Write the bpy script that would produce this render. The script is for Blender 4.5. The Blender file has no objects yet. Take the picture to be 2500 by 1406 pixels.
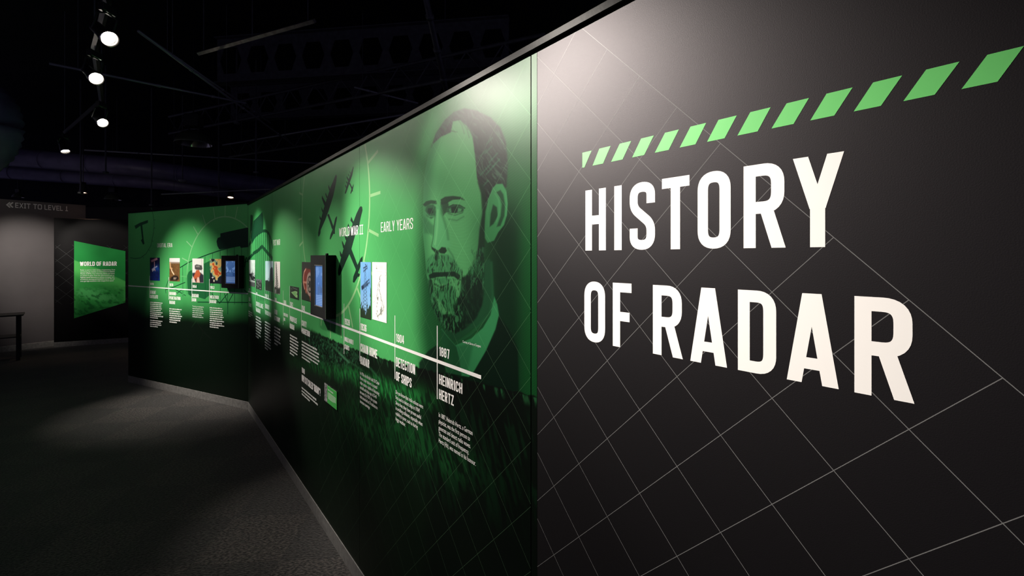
import bpy, math, random
import numpy as np
from mathutils import Vector, Matrix

random.seed(7)
rng = np.random.default_rng(7)
SC = bpy.context.scene
COL = SC.collection

# ------------------------------------------------------------------ camera, world, exposure
F = 2500 * 16.0 / 36.0          # focal length in pixels of the 2500 px wide frame
CX, HY = 1250.0, 627.5          # principal column, horizon row
HC = 1.80                       # eye height
cam_d = bpy.data.cameras.new('camera')
cam_d.lens = 16.0
cam_d.sensor_width = 36.0
cam_d.sensor_fit = 'HORIZONTAL'
cam_d.shift_y = -(703.0 - HY) / 2500.0
cam_d.clip_start = 0.02
cam = bpy.data.objects.new('camera', cam_d)
COL.objects.link(cam)
cam.location = (0, 0, HC)
cam.rotation_euler = (math.pi / 2, 0, 0)
SC.camera = cam

world = bpy.data.worlds.new('world')
SC.world = world
world.use_nodes = True
world.node_tree.nodes['Background'].inputs[0].default_value = (0.62, 0.58, 1.0, 1)
world.node_tree.nodes['Background'].inputs[1].default_value = 0.07
SC.view_settings.view_transform = 'Standard'
SC.view_settings.look = 'None'
SC.view_settings.exposure = 0.0
SC.view_settings.gamma = 1.0
SC.view_settings.use_curve_mapping = False

# ------------------------------------------------------------------ materials
MATS = {}


def mat(name, col, rough=0.5, spec=0.5, metal=0.0, emit=None, estr=0.0, bump=0.0, bscale=200.0, var=0.0, vscale=8.0, coat=0.0, crough=0.3, attr=False, tint=None):
    if name in MATS:
        return MATS[name]
    m = bpy.data.materials.new(name)
    m.use_nodes = True
    nt = m.node_tree
    b = nt.nodes['Principled BSDF']
    b.inputs['Base Color'].default_value = (*col, 1)
    b.inputs['Roughness'].default_value = rough
    b.inputs['Metallic'].default_value = metal
    b.inputs['Specular IOR Level'].default_value = spec
    b.inputs['Coat Weight'].default_value = coat
    b.inputs['Coat Roughness'].default_value = crough
    if tint:
        b.inputs['Specular Tint'].default_value = (*tint, 1)
    if emit:
        b.inputs['Emission Color'].default_value = (*emit, 1)
        b.inputs['Emission Strength'].default_value = estr
    tc = nt.nodes.new('ShaderNodeTexCoord')
    if attr:
        a = nt.nodes.new('ShaderNodeAttribute')
        a.attribute_name = 'Col'
        nt.links.new(a.outputs['Color'], b.inputs['Base Color'])
        if emit:
            nt.links.new(a.outputs['Color'], b.inputs['Emission Color'])
    elif var > 0:
        n = nt.nodes.new('ShaderNodeTexNoise')
        n.inputs['Scale'].default_value = vscale
        n.inputs['Detail'].default_value = 6
        r = nt.nodes.new('ShaderNodeValToRGB')
        r.color_ramp.elements[0].position = 0.3
        r.color_ramp.elements[1].position = 0.7
        r.color_ramp.elements[0].color = (*[c * (1 - var) for c in col], 1)
        r.color_ramp.elements[1].color = (*[min(1, c * (1 + var)) for c in col], 1)
        nt.links.new(tc.outputs['Object'], n.inputs['Vector'])
        nt.links.new(n.outputs['Fac'], r.inputs['Fac'])
        nt.links.new(r.outputs['Color'], b.inputs['Base Color'])
    if bump > 0:
        n = nt.nodes.new('ShaderNodeTexNoise')
        n.inputs['Scale'].default_value = bscale
        n.inputs['Detail'].default_value = 3
        bp = nt.nodes.new('ShaderNodeBump')
        bp.inputs['Strength'].default_value = bump
        bp.inputs['Distance'].default_value = 0.002
        nt.links.new(tc.outputs['Object'], n.inputs['Vector'])
        nt.links.new(n.outputs['Fac'], bp.inputs['Height'])
        nt.links.new(bp.outputs['Normal'], b.inputs['Normal'])
    MATS[name] = m
    return m


PR, PS = 0.38, 0.13      # roughness and gloss of the laminated print
M_PRINT = mat('laminated_print', (0.1, 0.4, 0.1), PR, PS, bump=0.06, bscale=500, attr=True)
M_TITLE = mat('charcoal_print', (0.0032, 0.0030, 0.0035), 0.50, 0.35, bump=0.08, bscale=500, tint=(1.0, 0.91, 0.98))
M_WHITE = mat('white_ink', (0.86, 0.84, 0.82), 0.45, 0.4)
M_WHITE2 = mat('white_ink_soft', (0.80, 0.81, 0.77), 0.45, 0.4)
M_LINE = mat('pale_grid_ink', (0.15, 0.15, 0.15), PR, PS)
M_GLINE = mat('pale_green_ink', (0.22, 0.52, 0.24), PR, PS)
M_CIRC = mat('circle_green_ink', (0.25, 0.50, 0.22), PR, PS)
M_STRIPE = mat('bright_green_ink', (0.13, 0.55, 0.14), 0.45, 0.5)
M_SILH = mat('dark_silhouette_ink', (0.003, 0.022, 0.012), PR, PS)
M_SILH2 = mat('mid_silhouette_ink', (0.012, 0.11, 0.035), PR, PS)
M_SILH3 = mat('deep_silhouette_ink', (0.006, 0.055, 0.022), PR, PS)
M_PHOTO = mat('photo_print', (0.5, 0.5, 0.5), 0.4, 0.4, attr=True)
M_BLACK = mat('black_paint', (0.006, 0.006, 0.006), 0.45, 0.4)
M_CAP = mat('black_gloss_cap', (0.0015, 0.0015, 0.0015), 0.35, 0.03, bump=0.15, bscale=40)
M_KIOSK = mat('kiosk_black_steel', (0.005, 0.005, 0.0055), 0.5, 0.12, bump=0.1, bscale=300)
M_EDGE = mat('kiosk_edge_steel', (0.10, 0.10, 0.095), 0.4, 0.5)
M_SCREEN = mat('screen_glow', (0.1, 0.2, 0.5), 0.2, 0.5, emit=(1, 1, 1), estr=0.42, attr=True)
M_KICK = mat('aluminium_kick', (0.20, 0.195, 0.185), 0.42, 0.5, metal=0.0, var=0.25, vscale=30, bump=0.1, bscale=120)
M_SCREW = mat('screw_steel', (0.9, 0.9, 0.86), 0.2, 0.5, metal=1.0)
M_GREY = mat('grey_wall_paint', (0.105, 0.095, 0.098), 0.55, 0.4, bump=0.12, bscale=90, var=0.06, vscale=3)
M_DARKWALL = mat('dark_brown_wall', (0.02, 0.016, 0.013), 0.6, 0.3)
M_CEIL = mat('black_soffit', (0.012, 0.012, 0.018), 0.8, 0.2, var=0.3, vscale=2)
M_DUCT = mat('dark_duct', (0.16, 0.14, 0.26), 0.42, 0.5, var=0.2, vscale=6)
M_STEEL = mat('painted_steel', (0.10, 0.10, 0.115), 0.45, 0.5, var=0.3, vscale=14)
M_PIPE = mat('grey_conduit', (0.34, 0.34, 0.38), 0.35, 0.5, metal=0.3)
M_DOME = mat('dome_enamel', (0.06, 0.07, 0.05), 0.4, 0.5)
M_LAMP = mat('lamp_black', (0.02, 0.02, 0.02), 0.35, 0.5)
M_CHROME = mat('lamp_reflector', (0.8, 0.76, 0.7), 0.15, 0.5, metal=1.0)
M_TABLE = mat('black_table', (0.006, 0.006, 0.007), 0.5, 0.4)


# ------------------------------------------------------------------ mesh helpers
def link(o, parent=None):
    COL.objects.link(o)
    if parent is not None:
        o.parent = parent
    return o


def mk(name, verts, faces, m, parent=None, cols=None, smooth=False, matrix=None):
    me = bpy.data.meshes.new(name)
    if isinstance(verts, np.ndarray) and isinstance(faces, np.ndarray):
        me.vertices.add(len(verts))
        me.vertices.foreach_set('co', verts.astype(np.float32).ravel())
        nf, k = faces.shape
        me.loops.add(nf * k)
        me.loops.foreach_set('vertex_index', faces.astype(np.int32).ravel())
        me.polygons.add(nf)
        me.polygons.foreach_set('loop_start', np.arange(0, nf * k, k, dtype=np.int32))
        me.update(calc_edges=True)
        me.validate()
    else:
        me.from_pydata([tuple(v) for v in verts], [], [tuple(f) for f in faces])
        me.update()
    if cols is not None:
        a = me.color_attributes.new('Col', 'FLOAT_COLOR', 'POINT')
        rgba = np.ones((len(me.vertices), 4), np.float32)
        rgba[:, :3] = cols
        a.data.foreach_set('color', rgba.ravel())
    if smooth:
        me.polygons.foreach_set('use_smooth', np.ones(len(me.polygons), dtype=bool))
    me.materials.append(m)
    o = bpy.data.objects.new(name, me)
    if matrix is not None:
        o.matrix_world = matrix
    return link(o, parent)


def tag(o, label=None, cat=None, group=None, kind=None):
    if label:
        o['label'] = label
    if cat:
        o['category'] = cat
    if group:
        o['group'] = group
    if kind:
        o['kind'] = kind
    return o


def empty(name, loc=(0, 0, 0), parent=None, matrix=None):
    o = bpy.data.objects.new(name, None)
    o.empty_display_size = 0.1
    if matrix is not None:
        o.matrix_world = matrix
    else:
        o.location = loc
    return link(o, parent)


class MB:
    """collects boxes, tubes, lathes into one mesh"""
    def __init__(self):
        self.v = []
        self.f = []

    def box(self, x0, x1, y0, y1, z0, z1, bev=0.0):
        i = len(self.v)
        if bev <= 0:
            self.v += [(x0, y0, z0), (x1, y0, z0), (x1, y1, z0), (x0, y1, z0), (x0, y0, z1), (x1, y0, z1), (x1, y1, z1), (x0, y1, z1)]
            self.f += [tuple(i + k for k in q) for q in ((0, 3, 2, 1), (4, 5, 6, 7), (0, 1, 5, 4), (1, 2, 6, 5), (2, 3, 7, 6), (3, 0, 4, 7))]
            return self
        b = bev
        def ring(z, d):
            return [(x0 + d + b, y0 + d, z), (x1 - d - b, y0 + d, z), (x1 - d, y0 + d + b, z), (x1 - d, y1 - d - b, z), (x1 - d - b, y1 - d, z), (x0 + d + b, y1 - d, z), (x0 + d, y1 - d - b, z), (x0 + d, y0 + d + b, z)]
        rs = [ring(z0, b), ring(z0 + b, 0), ring(z1 - b, 0), ring(z1, b)]
        for r in rs:
            self.v += r
        for k in range(3):
            for j in range(8):
                a, c = i + k * 8 + j, i + k * 8 + (j + 1) % 8
                self.f.append((a, c, c + 8, a + 8))
        self.f.append(tuple(i + 7 - j for j in range(8)))
        self.f.append(tuple(i + 24 + j for j in range(8)))
        return self

    def tube(self, pts, r, n=10, cap=True):
        pts = [Vector(p) for p in pts]
        rr = r if isinstance(r, (list, tuple)) else [r] * len(pts)
        i0 = len(self.v)
        up = Vector((0, 0, 1))
        for k, p in enumerate(pts):
            d = (pts[min(k + 1, len(pts) - 1)] - pts[max(k - 1, 0)]).normalized()
            a = d.cross(up)
            if a.length < 1e-3:
                a = d.cross(Vector((1, 0, 0)))
            a.normalize()
            b = d.cross(a)
            for j in range(n):
                t = 2 * math.pi * j / n
                self.v.append(tuple(p + (a * math.cos(t) + b * math.sin(t)) * rr[k]))
        for k in range(len(pts) - 1):
            for j in range(n):
                a, c = i0 + k * n + j, i0 + k * n + (j + 1) % n
                self.f.append((a, a + n, c + n, c))
        if cap:
            self.f.append(tuple(i0 + j for j in range(n)))
            e = i0 + (len(pts) - 1) * n
            self.f.append(tuple(e + n - 1 - j for j in range(n)))
        return self

    def lathe(self, prof, n=24, M=None):
        i0 = len(self.v)
        for (r, z) in prof:
            for j in range(n):
                t = 2 * math.pi * j / n
                p = Vector((r * math.cos(t), r * math.sin(t), z))
                self.v.append(tuple(M @ p if M else p))
        for k in range(len(prof) - 1):
            for j in range(n):
                a, c = i0 + k * n + j, i0 + k * n + (j + 1) % n
                self.f.append((a, c, c + n, a + n))
        return self

    def poly(self, pts):
        i = len(self.v)
        self.v += [tuple(p) for p in pts]
        self.f.append(tuple(range(i, i + len(pts))))
        return self

    def build(self, name, m, parent=None, smooth=False, matrix=None):
        return mk(name, self.v, self.f, m, parent, smooth=smooth, matrix=matrix)


# ------------------------------------------------------------------ wall frames (measured from the perspective)
class Wall:
    """local x runs along the wall to the right, z up, -y faces the room"""
    def __init__(self, origin, d):
        self.o = Vector((origin[0], origin[1], 0))
        self.x = Vector((d[0], d[1], 0)).normalized()
        self.z = Vector((0, 0, 1))
        self.y = self.z.cross(self.x)
        self.n = -self.y
        self.M = Matrix(((self.x.x, self.y.x, 0, self.o.x), (self.x.y, self.y.y, 0, self.o.y), (0, 0, 1, 0), (0, 0, 0, 1)))

    def at(self, px, py, off=0.0):
        """where the sight line through a photo pixel meets the plane `off` in front of the wall: (s, h)"""
        r = Vector(((px - CX) / F, 1.0, (HY - py) / F))
        c = Vector((0, 0, HC))
        p0 = self.o + self.n * off
        t = (p0 - c).dot(self.n) / r.dot(self.n)
        p = c + r * t
        return (p - self.o).dot(self.x), p.z

    def w(self, s, h, off=0.0):
        return self.o + self.x * s + self.n * off + Vector((0, 0, h))

    def to_px(self, S, H):
        """numpy: (s,h) on the plane -> artwork coordinates as traced"""
        X = self.o.x + self.x.x * S
        Y = self.o.y + self.x.y * S
        return CX + F * X / Y, HY - F * (H - HC) / Y


CORNER = (-3.109, 5.363)
WR = Wall(CORNER, (0.6209, -0.7839))                       # long mural wall, towards the camera
db = Vector((-0.8966, 0.4427, 0))
BL = 2.70
WB = Wall((CORNER[0] + db.x * BL, CORNER[1] + db.y * BL), (-db.x, -db.y))   # shorter wall past the bend
WG = Wall((-9.72, 8.434), (0.46, 0.82))                     # grey wall with the exit sign
p0 = (-9.13, 9.07)
WP = Wall(p0, (1.04, 0.545))                               # free-standing dark display board
TOP_R = 2.408
KH = 0.095                                                  # kick plate height


# ------------------------------------------------------------------ 2D painter for the printed artwork
def sdf(X, Y, poly):
    """signed distance (px, negative inside)"""
    d2 = np.full(X.shape, 1e12)
    ins = np.zeros(X.shape, bool)
    n = len(poly)
    for i in range(n):
        ax, ay = poly[i]
        bx, by = poly[(i + 1) % n]
        ex, ey = bx - ax, by - ay
        L = ex * ex + ey * ey + 1e-9
        t = np.clip(((X - ax) * ex + (Y - ay) * ey) / L, 0, 1)
        dx, dy = X - ax - t * ex, Y - ay - t * ey
        d2 = np.minimum(d2, dx * dx + dy * dy)
        c = (ay > Y) != (by > Y)
        if ey != 0:
            ins ^= c & (X < (bx - ax) * (Y - ay) / (by - ay) + ax)
    d = np.sqrt(d2)
    return np.where(ins, -d, d)


def hashn(ix, iy, seed=0):
    h = np.sin(ix * 127.1 + iy * 311.7 + seed * 74.7) * 43758.5453
    return h - np.floor(h)


def vnoise(x, y, seed=0):
    ix, iy = np.floor(x), np.floor(y)
    fx, fy = x - ix, y - iy
    fx = fx * fx * (3 - 2 * fx)
    fy = fy * fy * (3 - 2 * fy)
    a, b = hashn(ix, iy, seed), hashn(ix + 1, iy, seed)
    c, d = hashn(ix, iy + 1, seed), hashn(ix + 1, iy + 1, seed)
    return (a * (1 - fx) + b * fx) * (1 - fy) + (c * (1 - fx) + d * fx) * fy


def fbm(x, y, o=4, seed=0):
    s, a, t = 0, 0.5, 0
    for k in range(o):
        s = s + a * vnoise(x * 2 ** k, y * 2 ** k, seed + k)
        t += a
        a *= 0.5
    return s / t


def sstep(a, b, x):
    t = np.clip((x - a) / (b - a), 0, 1)
    return t * t * (3 - 2 * t)


class Canvas:
    def __init__(self, X, Y, base):
        self.X, self.Y = X, Y
        self.C = np.empty((X.size, 3))
        self.C[:] = base

    def mix(self, idx, col, a):
        a = np.asarray(a)[:, None] if np.ndim(a) else a
        self.C[idx] = self.C[idx] * (1 - a) + np.asarray(col) * a

    def poly(self, pts, col, alpha=1.0, soft=1.2, tex=None):
        P = np.array(pts, float)
        m = soft * 1.5 + 1
        idx = np.nonzero((self.X > P[:, 0].min() - m) & (self.X < P[:, 0].max() + m) & (self.Y > P[:, 1].min() - m) & (self.Y < P[:, 1].max() + m))[0]
        if not len(idx):
            return
        d = sdf(self.X[idx], self.Y[idx], pts)
        a = alpha * sstep(soft, -soft, d)
        if tex is not None:
            a = a * tex(self.X[idx], self.Y[idx])
        self.mix(idx, col, a)

    def line(self, pts, width, col, alpha=1.0, soft=0.7, tex=None):
        P = np.array(pts, float)
        m = width + soft * 2 + 1
        idx = np.nonzero((self.X > P[:, 0].min() - m) & (self.X < P[:, 0].max() + m) & (self.Y > P[:, 1].min() - m) & (self.Y < P[:, 1].max() + m))[0]
        if not len(idx):
            return
        X, Y = self.X[idx], self.Y[idx]
        d2 = np.full(X.shape, 1e12)
        for (ax, ay), (bx, by) in zip(pts[:-1], pts[1:]):
            ex, ey = bx - ax, by - ay
            t = np.clip(((X - ax) * ex + (Y - ay) * ey) / (ex * ex + ey * ey + 1e-9), 0, 1)
            d2 = np.minimum(d2, (X - ax - t * ex) ** 2 + (Y - ay - t * ey) ** 2)
        a = alpha * sstep(width / 2 + soft, width / 2 - soft, np.sqrt(d2))
        if tex is not None:
            a = a * tex(X, Y)
        self.mix(idx, col, a)

    def all(self, col, a):
        self.mix(slice(None), col, a)


def grid_mesh(name, S, H, paint, m, parent, thick=0.0):
    """a panel face on a grid of s and h values, ink colour stored per vertex by paint(s,h)"""
    S, H = np.asarray(S), np.asarray(H)
    ns, nh = len(S), len(H)
    SS, HH = np.meshgrid(S, H)
    v = np.stack([SS.ravel(), np.zeros(SS.size), HH.ravel()], 1)
    i = (np.arange(nh - 1)[:, None] * ns + np.arange(ns - 1)[None, :]).ravel()
    f = np.stack([i, i + 1, i + ns + 1, i + ns], 1)
    cols = paint(SS.ravel(), HH.ravel())
    if thick > 0:   # closed edge strip behind the face
        n0 = len(v)
        ed = [(S[0], H[0]), (S[-1], H[0]), (S[-1], H[-1]), (S[0], H[-1])]
        ex = np.array([(a, 0, b) for a, b in ed] + [(a, thick, b) for a, b in ed])
        v = np.vstack([v, ex])
        cols = np.vstack([cols, np.full((8, 3), 0.01 if thick > .005 else .3)])
        q = [(n0 + k, n0 + 4 + k, n0 + 4 + (k + 1) % 4, n0 + (k + 1) % 4) for k in range(4)] + [(n0 + 4, n0 + 7, n0 + 6, n0 + 5)]
        f = np.vstack([f, np.array(q)])
    return mk(name, v, f, m, parent, cols=np.clip(cols, 0, 1))


# ------------------------------------------------------------------ the block lettering
def stroke(pts, t, closed=False, seg=4):
    """flat stroke of width t along pts=[(x,y) or (x,y,r)]; returns verts, quads"""
    P = []
    n = len(pts)
    for i, p in enumerate(pts):
        if len(p) == 3 and p[2] > 0 and (closed or 0 < i < n - 1):
            a, b = Vector(pts[i - 1][:2]), Vector(pts[(i + 1) % n][:2])
            c = Vector(p[:2])
            r1 = min(p[2], (a - c).length * 0.5)
            r2 = min(p[2], (b - c).length * 0.5)
            q0, q2 = c + (a - c).normalized() * r1, c + (b - c).normalized() * r2
            for k in range(seg + 1):
                u = k / seg
                P.append((1 - u) ** 2 * q0 + 2 * u * (1 - u) * c + u * u * q2)
        else:
            P.append(Vector(p[:2]))
    Q = [P[0]]
    for p in P[1:]:
        if (p - Q[-1]).length > 1e-5:
            Q.append(p)
    if closed and (Q[-1] - Q[0]).length < 1e-5:
        Q.pop()
    P = Q
    N = len(P)
    V = []
    for i in range(N):
        a = P[i - 1] if (i > 0 or closed) else None
        b = P[(i + 1) % N] if (i < N - 1 or closed) else None
        d1 = (P[i] - a).normalized() if a is not None else None
        d2 = (b - P[i]).normalized() if b is not None else None
        if d1 is None:
            d1 = d2
        if d2 is None:
            d2 = d1
        n1, n2 = Vector((-d1.y, d1.x)), Vector((-d2.y, d2.x))
        mm = n1 + n2
        if mm.length < 1e-4:
            mm = n1.copy()
        mm.normalize()
        k = 1 / max(0.35, mm.dot(n1))
        V += [tuple(P[i] + mm * t * 0.5 * k), tuple(P[i] - mm * t * 0.5 * k)]
    Fq = [(2 * i, 2 * i + 1, 2 * ((i + 1) % N) + 1, 2 * ((i + 1) % N)) for i in range(N if closed else N - 1)]
    return V, Fq


def glyph(ch, w, t, serif=False):
    """list of ('P', pts, closed, width) and ('D', polygon)"""
    L, R, B, T, M = t / 2, w - t / 2, t / 2, 1 - t / 2, 0.5
    r = min(0.17, (R - L) * 0.55)
    c = w / 2
    g = []
    def P(*pts, closed=False, wd=None):
        g.append(('P', pts, closed, wd or t))
    def D(x0, y0, x1, y1, th):
        g.append(('D', [(x0 - th / 2, y0), (x0 + th / 2, y0), (x1 + th / 2, y1), (x1 - th / 2, y1)]))
    th = t * 1.06
    if ch == 'A':
        D(th / 2, 0, c - th * .12, 1, th); D(w - th / 2, 0, c + th * .12, 1, th)
        g.append(('D', [(w * .2, .16), (w * .8, .16), (w * .73, .16 + t * .9), (w * .27, .16 + t * .9)]))
    elif ch == 'B':
        P((L, 0), (L, 1)); P((L, T), (R, T, r), (R, M, r), (L, M)); P((L, M), (R, M, r), (R, B, r), (L, B))
    elif ch == 'C':
        P((R, .64), (R, T, r), (L, T, r), (L, B, r), (R, B, r), (R, .36))
    elif ch == 'D':
        P((L, 0), (L, 1)); P((L, T), (R, T, r), (R, B, r), (L, B))
    elif ch == 'E':
        P((L, 0), (L, 1)); P((L, T), (w, T)); P((L, M), (w * .92, M)); P((L, B), (w, B))
    elif ch == 'F':
        P((L, 0), (L, 1)); P((L, T), (w, T)); P((L, .48), (w * .9, .48))
    elif ch == 'G':
        P((R, .66), (R, T, r), (L, T, r), (L, B, r), (R, B, r), (R, .48), (c, .48))
    elif ch == 'H':
        P((L, 0), (L, 1)); P((R, 0), (R, 1)); P((L, .5), (R, .5))
    elif ch == 'I':
        P((c, 0), (c, 1))
        if serif:
            P((0, T), (w, T)); P((0, B), (w, B))
    elif ch == 'J':
        P((R, 1), (R, B, r), (L, B, r), (L, .35))
    elif ch == 'K':
        P((L, 0), (L, 1)); D(w - th / 2, 0, L + th * .6, .52, th); D(w - th / 2, 1, L + th * .6, .45, th)
    elif ch == 'L':
        P((L, 1), (L, 0)); P((L, B), (w, B))
    elif ch == 'M':
        P((L, 0), (L, 1)); P((R, 0), (R, 1)); D(L + t * .1, 1, c, .3, th); D(R - t * .1, 1, c, .3, th)
    elif ch == 'N':
        P((L, 0), (L, 1)); P((R, 0), (R, 1)); D(L, 1, R, 0, th)
    elif ch in 'OQ0':
        P((L, T, r), (R, T, r), (R, B, r), (L, B, r), closed=True)
    elif ch == 'P':
        P((L, 0), (L, 1)); P((L, T), (R, T, r), (R, .43, r), (L, .43))
    elif ch == 'R':
        P((L, 0), (L, 1)); P((L, T), (R - t * .1, T, r), (R - t * .1, .48, r), (L, .48)); D(w - th / 2, 0, c + t * .1, .5, th)
    elif ch == 'S':
        P((R, .68), (R, T, r), (L, T, r), (L, .62, r * .6), (R, .38, r * .6), (R, B, r), (L, B, r), (L, .32))
    elif ch == 'T':
        P((c, 0), (c, 1)); P((0, T), (w, T))
    elif ch == 'U':
        P((L, 1), (L, B, r), (R, B, r), (R, 1))
    elif ch == 'V':
        D(th / 2, 1, c - th * .1, 0, th); D(w - th / 2, 1, c + th * .1, 0, th)
    elif ch == 'W':
        q = w * .29
        D(th / 2, 1, q, 0, th); D(c, .9, q, 0, th); D(c, .9, w - q, 0, th); D(w - th / 2, 1, w - q, 0, th)
    elif ch == 'X':
        D(th / 2, 0, w - th / 2, 1, th); D(th / 2, 1, w - th / 2, 0, th)
    elif ch == 'Y':
        P((c, 0), (c, .47)); D(th / 2, 1, c, .42, th); D(w - th / 2, 1, c, .42, th)
    elif ch == 'Z':
        P((0, T), (w, T)); P((0, B), (w, B)); D(th / 2, t * .5, w - th / 2, 1 - t * .5, th)
    elif ch == '1':
        P((c + (0 if serif else w * .2), 0), (c + (0 if serif else w * .2), 1)); D(c - w * .2, .78, c + w * .12, .98, t * .9)
        if serif:
            P((0, B), (w, B))
    elif ch == '2':
        P((L, .68), (L, T, r), (R, T, r), (R, .56, r * .6), (L, .3, r * .6), (L, B)); P((0, B), (w, B))
    elif ch == '3':
        P((L, .7), (L, T, r), (R, T, r), (R, M, r * .7), (c, M)); P((c, M), (R, M, r * .7), (R, B, r), (L, B, r), (L, .3))
    elif ch == '4':
        P((R - t * .5, 0), (R - t * .5, 1)); P((0, .28), (w, .28)); D(th / 2, .25, R - t * .8, 1, th)
    elif ch == '5':
        P((R, T), (L, T), (L, .55), (R, .55, r), (R, B, r), (L, B, r), (L, .3))
    elif ch == '6':
        P((R, .7), (R, T, r), (L, T, r), (L, B, r), (R, B, r), (R, .55, r), (L, .55))
    elif ch == '7':
        P((0, T), (w, T)); D(w * .42, 0, w - th / 2, 1 - t * .5, th)
    elif ch == '8':
        P((L, T, r), (R, T, r), (R, M, r * .6), (L, M, r * .6), closed=True); P((L, M, r * .6), (R, M, r * .6), (R, B, r), (L, B, r), closed=True)
    elif ch == '9':
        P((L, .3), (L, B, r), (R, B, r), (R, T, r), (L, T, r), (L, .45, r), (R, .45))
    elif ch == '-':
        P((w * .1, .45), (w * .9, .45))
    elif ch == '?':
        P((L, .7), (L, T, r), (R, T, r), (R, .55, r * .7), (c, .42), (c, .25)); P((c, 0), (c, t))
    elif ch == '"':
        D(w * .25, .7, w * .3, 1, t * .7); D(w * .75, .7, w * .8, 1, t * .7)
    return g


LAYER = [[]]
GW = {'I': None, '1': .30, 'M': .60, 'W': .68, 'L': .37, 'F': .38, 'E': .39, 'T': .40, '-': .28, '"': .26, 'Y': .44, 'A': .46, 'V': .46}


def text_mesh(txt, t=0.14, gap=0.085, space=0.22, serif=False, bw=0.43, widths=None):
    """returns verts2d, faces, natural width, for cap height 1"""
    V, Fs, x = [], [], 0.0
    lay = []
    for ch in txt:
        if ch == ' ':
            x += space
            continue
        w = GW.get(ch, bw) if not widths else widths.get(ch, bw)
        if w is None:
            w = t
        if serif and ch == 'I':
            w = .34
        for n, g in enumerate(glyph(ch, w, t, serif)):
            i = len(V)
            if g[0] == 'P':
                v, f = stroke(g[1], g[3], g[2])
            else:
                v, f = g[1], [(0, 1, 2, 3)]
            V += [(x + a, b) for a, b in v]
            lay += [n] * len(v)
            Fs += [tuple(i + k for k in q) for q in f]
        x += w + gap
    LAYER[0] = lay
    return V, Fs, x - gap


def put_text(name, wall, txt, s0, s1, h0, h1, off, m, parent, **kw):
    V, Fs, W = text_mesh(txt, **kw)
    kx, ky = (s1 - s0) / W, h1 - h0
    vv = [(s0 + a * kx, -off - .000015 * LAYER[0][n], h0 + b * ky) for n, (a, b) in enumerate(V)]
    return mk(name, vv, Fs, m, parent)


def px_text(name, wall, txt, x0, yt, yb, x1, m, parent, off=0.00036, **kw):
    s0, ht = wall.at(x0, yt)
    _, hb = wall.at(x0, yb)
    s1, _ = wall.at(x1, yb)
    return put_text(name, wall, txt, s0, s1, hb, ht, off, m, parent, **kw)


def body_text(name, wall, lines, x0, y0, x1, dy, m, parent, off=0.00036, xh=0.62):
    """readable paragraph; x1 is the right end of the longest line, dy the line pitch at the left edge (traced)"""
    cu = bpy.data.curves.new('body', 'FONT')
    cu.body = '\n'.join(lines)
    cu.size = 1.0
    cu.resolution_u = 2
    cu.space_line = 1.0
    ob = bpy.data.objects.new('body', cu)
    me = bpy.data.meshes.new_from_object(ob)
    v = np.empty(len(me.vertices) * 3)
    me.vertices.foreach_get('co', v)
    v = v.reshape(-1, 3)
    fs = [tuple(p.vertices) for p in me.polygons]
    bpy.data.objects.remove(ob)
    bpy.data.curves.remove(cu)
    bpy.data.meshes.remove(me)
    s0, ht = wall.at(x0, y0)
    _, h2 = wall.at(x0, y0 + dy)
    s1, _ = wall.at(x1, y0)
    k = (ht - h2) / 1.0
    kx = (s1 - s0) / v[:, 0].max()
    base = v[:, 1].max()
    vv = [(s0 + a * kx, -off, ht + (b - base) * k) for a, b, _ in v]
    return mk(name, vv, fs, m, parent)


def faint_text(name, wall, x0, y0, x1, y1, n, m, parent, seed, off=0.00036, last=0.6, fill=0.42):
    """rows of print too small to read in the photograph: letter-sized marks only"""
    rg = random.Random(seed)
    s0, ht = wall.at(x0, y0)
    s1, _ = wall.at(x1, y0)
    _, hb = wall.at(x0, y1)
    dy = (ht - hb) / max(1, n - 0.45)
    xhgt = dy * fill
    lw = xhgt * 0.52
    mb = MB()
    for k in range(n):
        zb = ht - dy * k - xhgt * 1.25
        end = s0 + (s1 - s0) * (last if k == n - 1 else rg.uniform(.82, 1.0))
        s = s0
        left = rg.randint(2, 9)
        while s < end:
            hgt = xhgt * (1.35 if rg.random() < .28 else 1.0)
            dn = xhgt * (.3 if rg.random() < .1 else 0)
            mb.poly([(s, -off, zb - dn), (s + lw * .74, -off, zb - dn), (s + lw * .74, -off, zb + hgt), (s, -off, zb + hgt)])
            s += lw
            left -= 1
            if left == 0:
                s += lw * .8
                left = rg.randint(2, 9)
    return mb.build(name, m, parent)


def px_poly(name, wall, polys, m, parent, off=0.001):
    """flat ink shapes traced as outlines (list of polygons)"""
    V, Fs = [], []
    for n, p in enumerate(polys):
        i = len(V)
        V += [(s, -off - .000006 * n, h) for s, h in (wall.at(*q) for q in p)]
        Fs.append(tuple(range(i, i + len(p))))
    return mk(name, V, Fs, m, parent)


def s_line(mbV, mbF, pts, t, off):
    v, f = stroke(pts, t)
    i = len(mbV)
    mbV += [(a, -off, b) for a, b in v]
    mbF += [tuple(i + k for k in q) for q in f]


def px_lines(name, wall, lines, m, parent, off=0.001):
    """ink lines; lines = [(points, width_m)]"""
    V, Fs = [], []
    for pts, t in lines:
        s_line(V, Fs, [wall.at(*p) for p in pts], t, off)
    return mk(name, V, Fs, m, parent)


# ------------------------------------------------------------------ artwork colours
G = np.array((0.060, 0.345, 0.098))
K0 = np.array((0.0016, 0.0028, 0.0020))


def za(x, y):
    return (980 + x / 4.135, 230 + y / 4.135)


def zb(x, y):
    return (980 + x / 3.515, 550 + y / 3.515)


HILL = np.array([(600, 752), (660, 772), (707, 790), (735, 797), (760, 806), (800, 825), (840, 842), (880, 858), (930, 872), (965, 885), (1010, 893), (1060, 905), (1175, 935), (1320, 972)], float)


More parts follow.
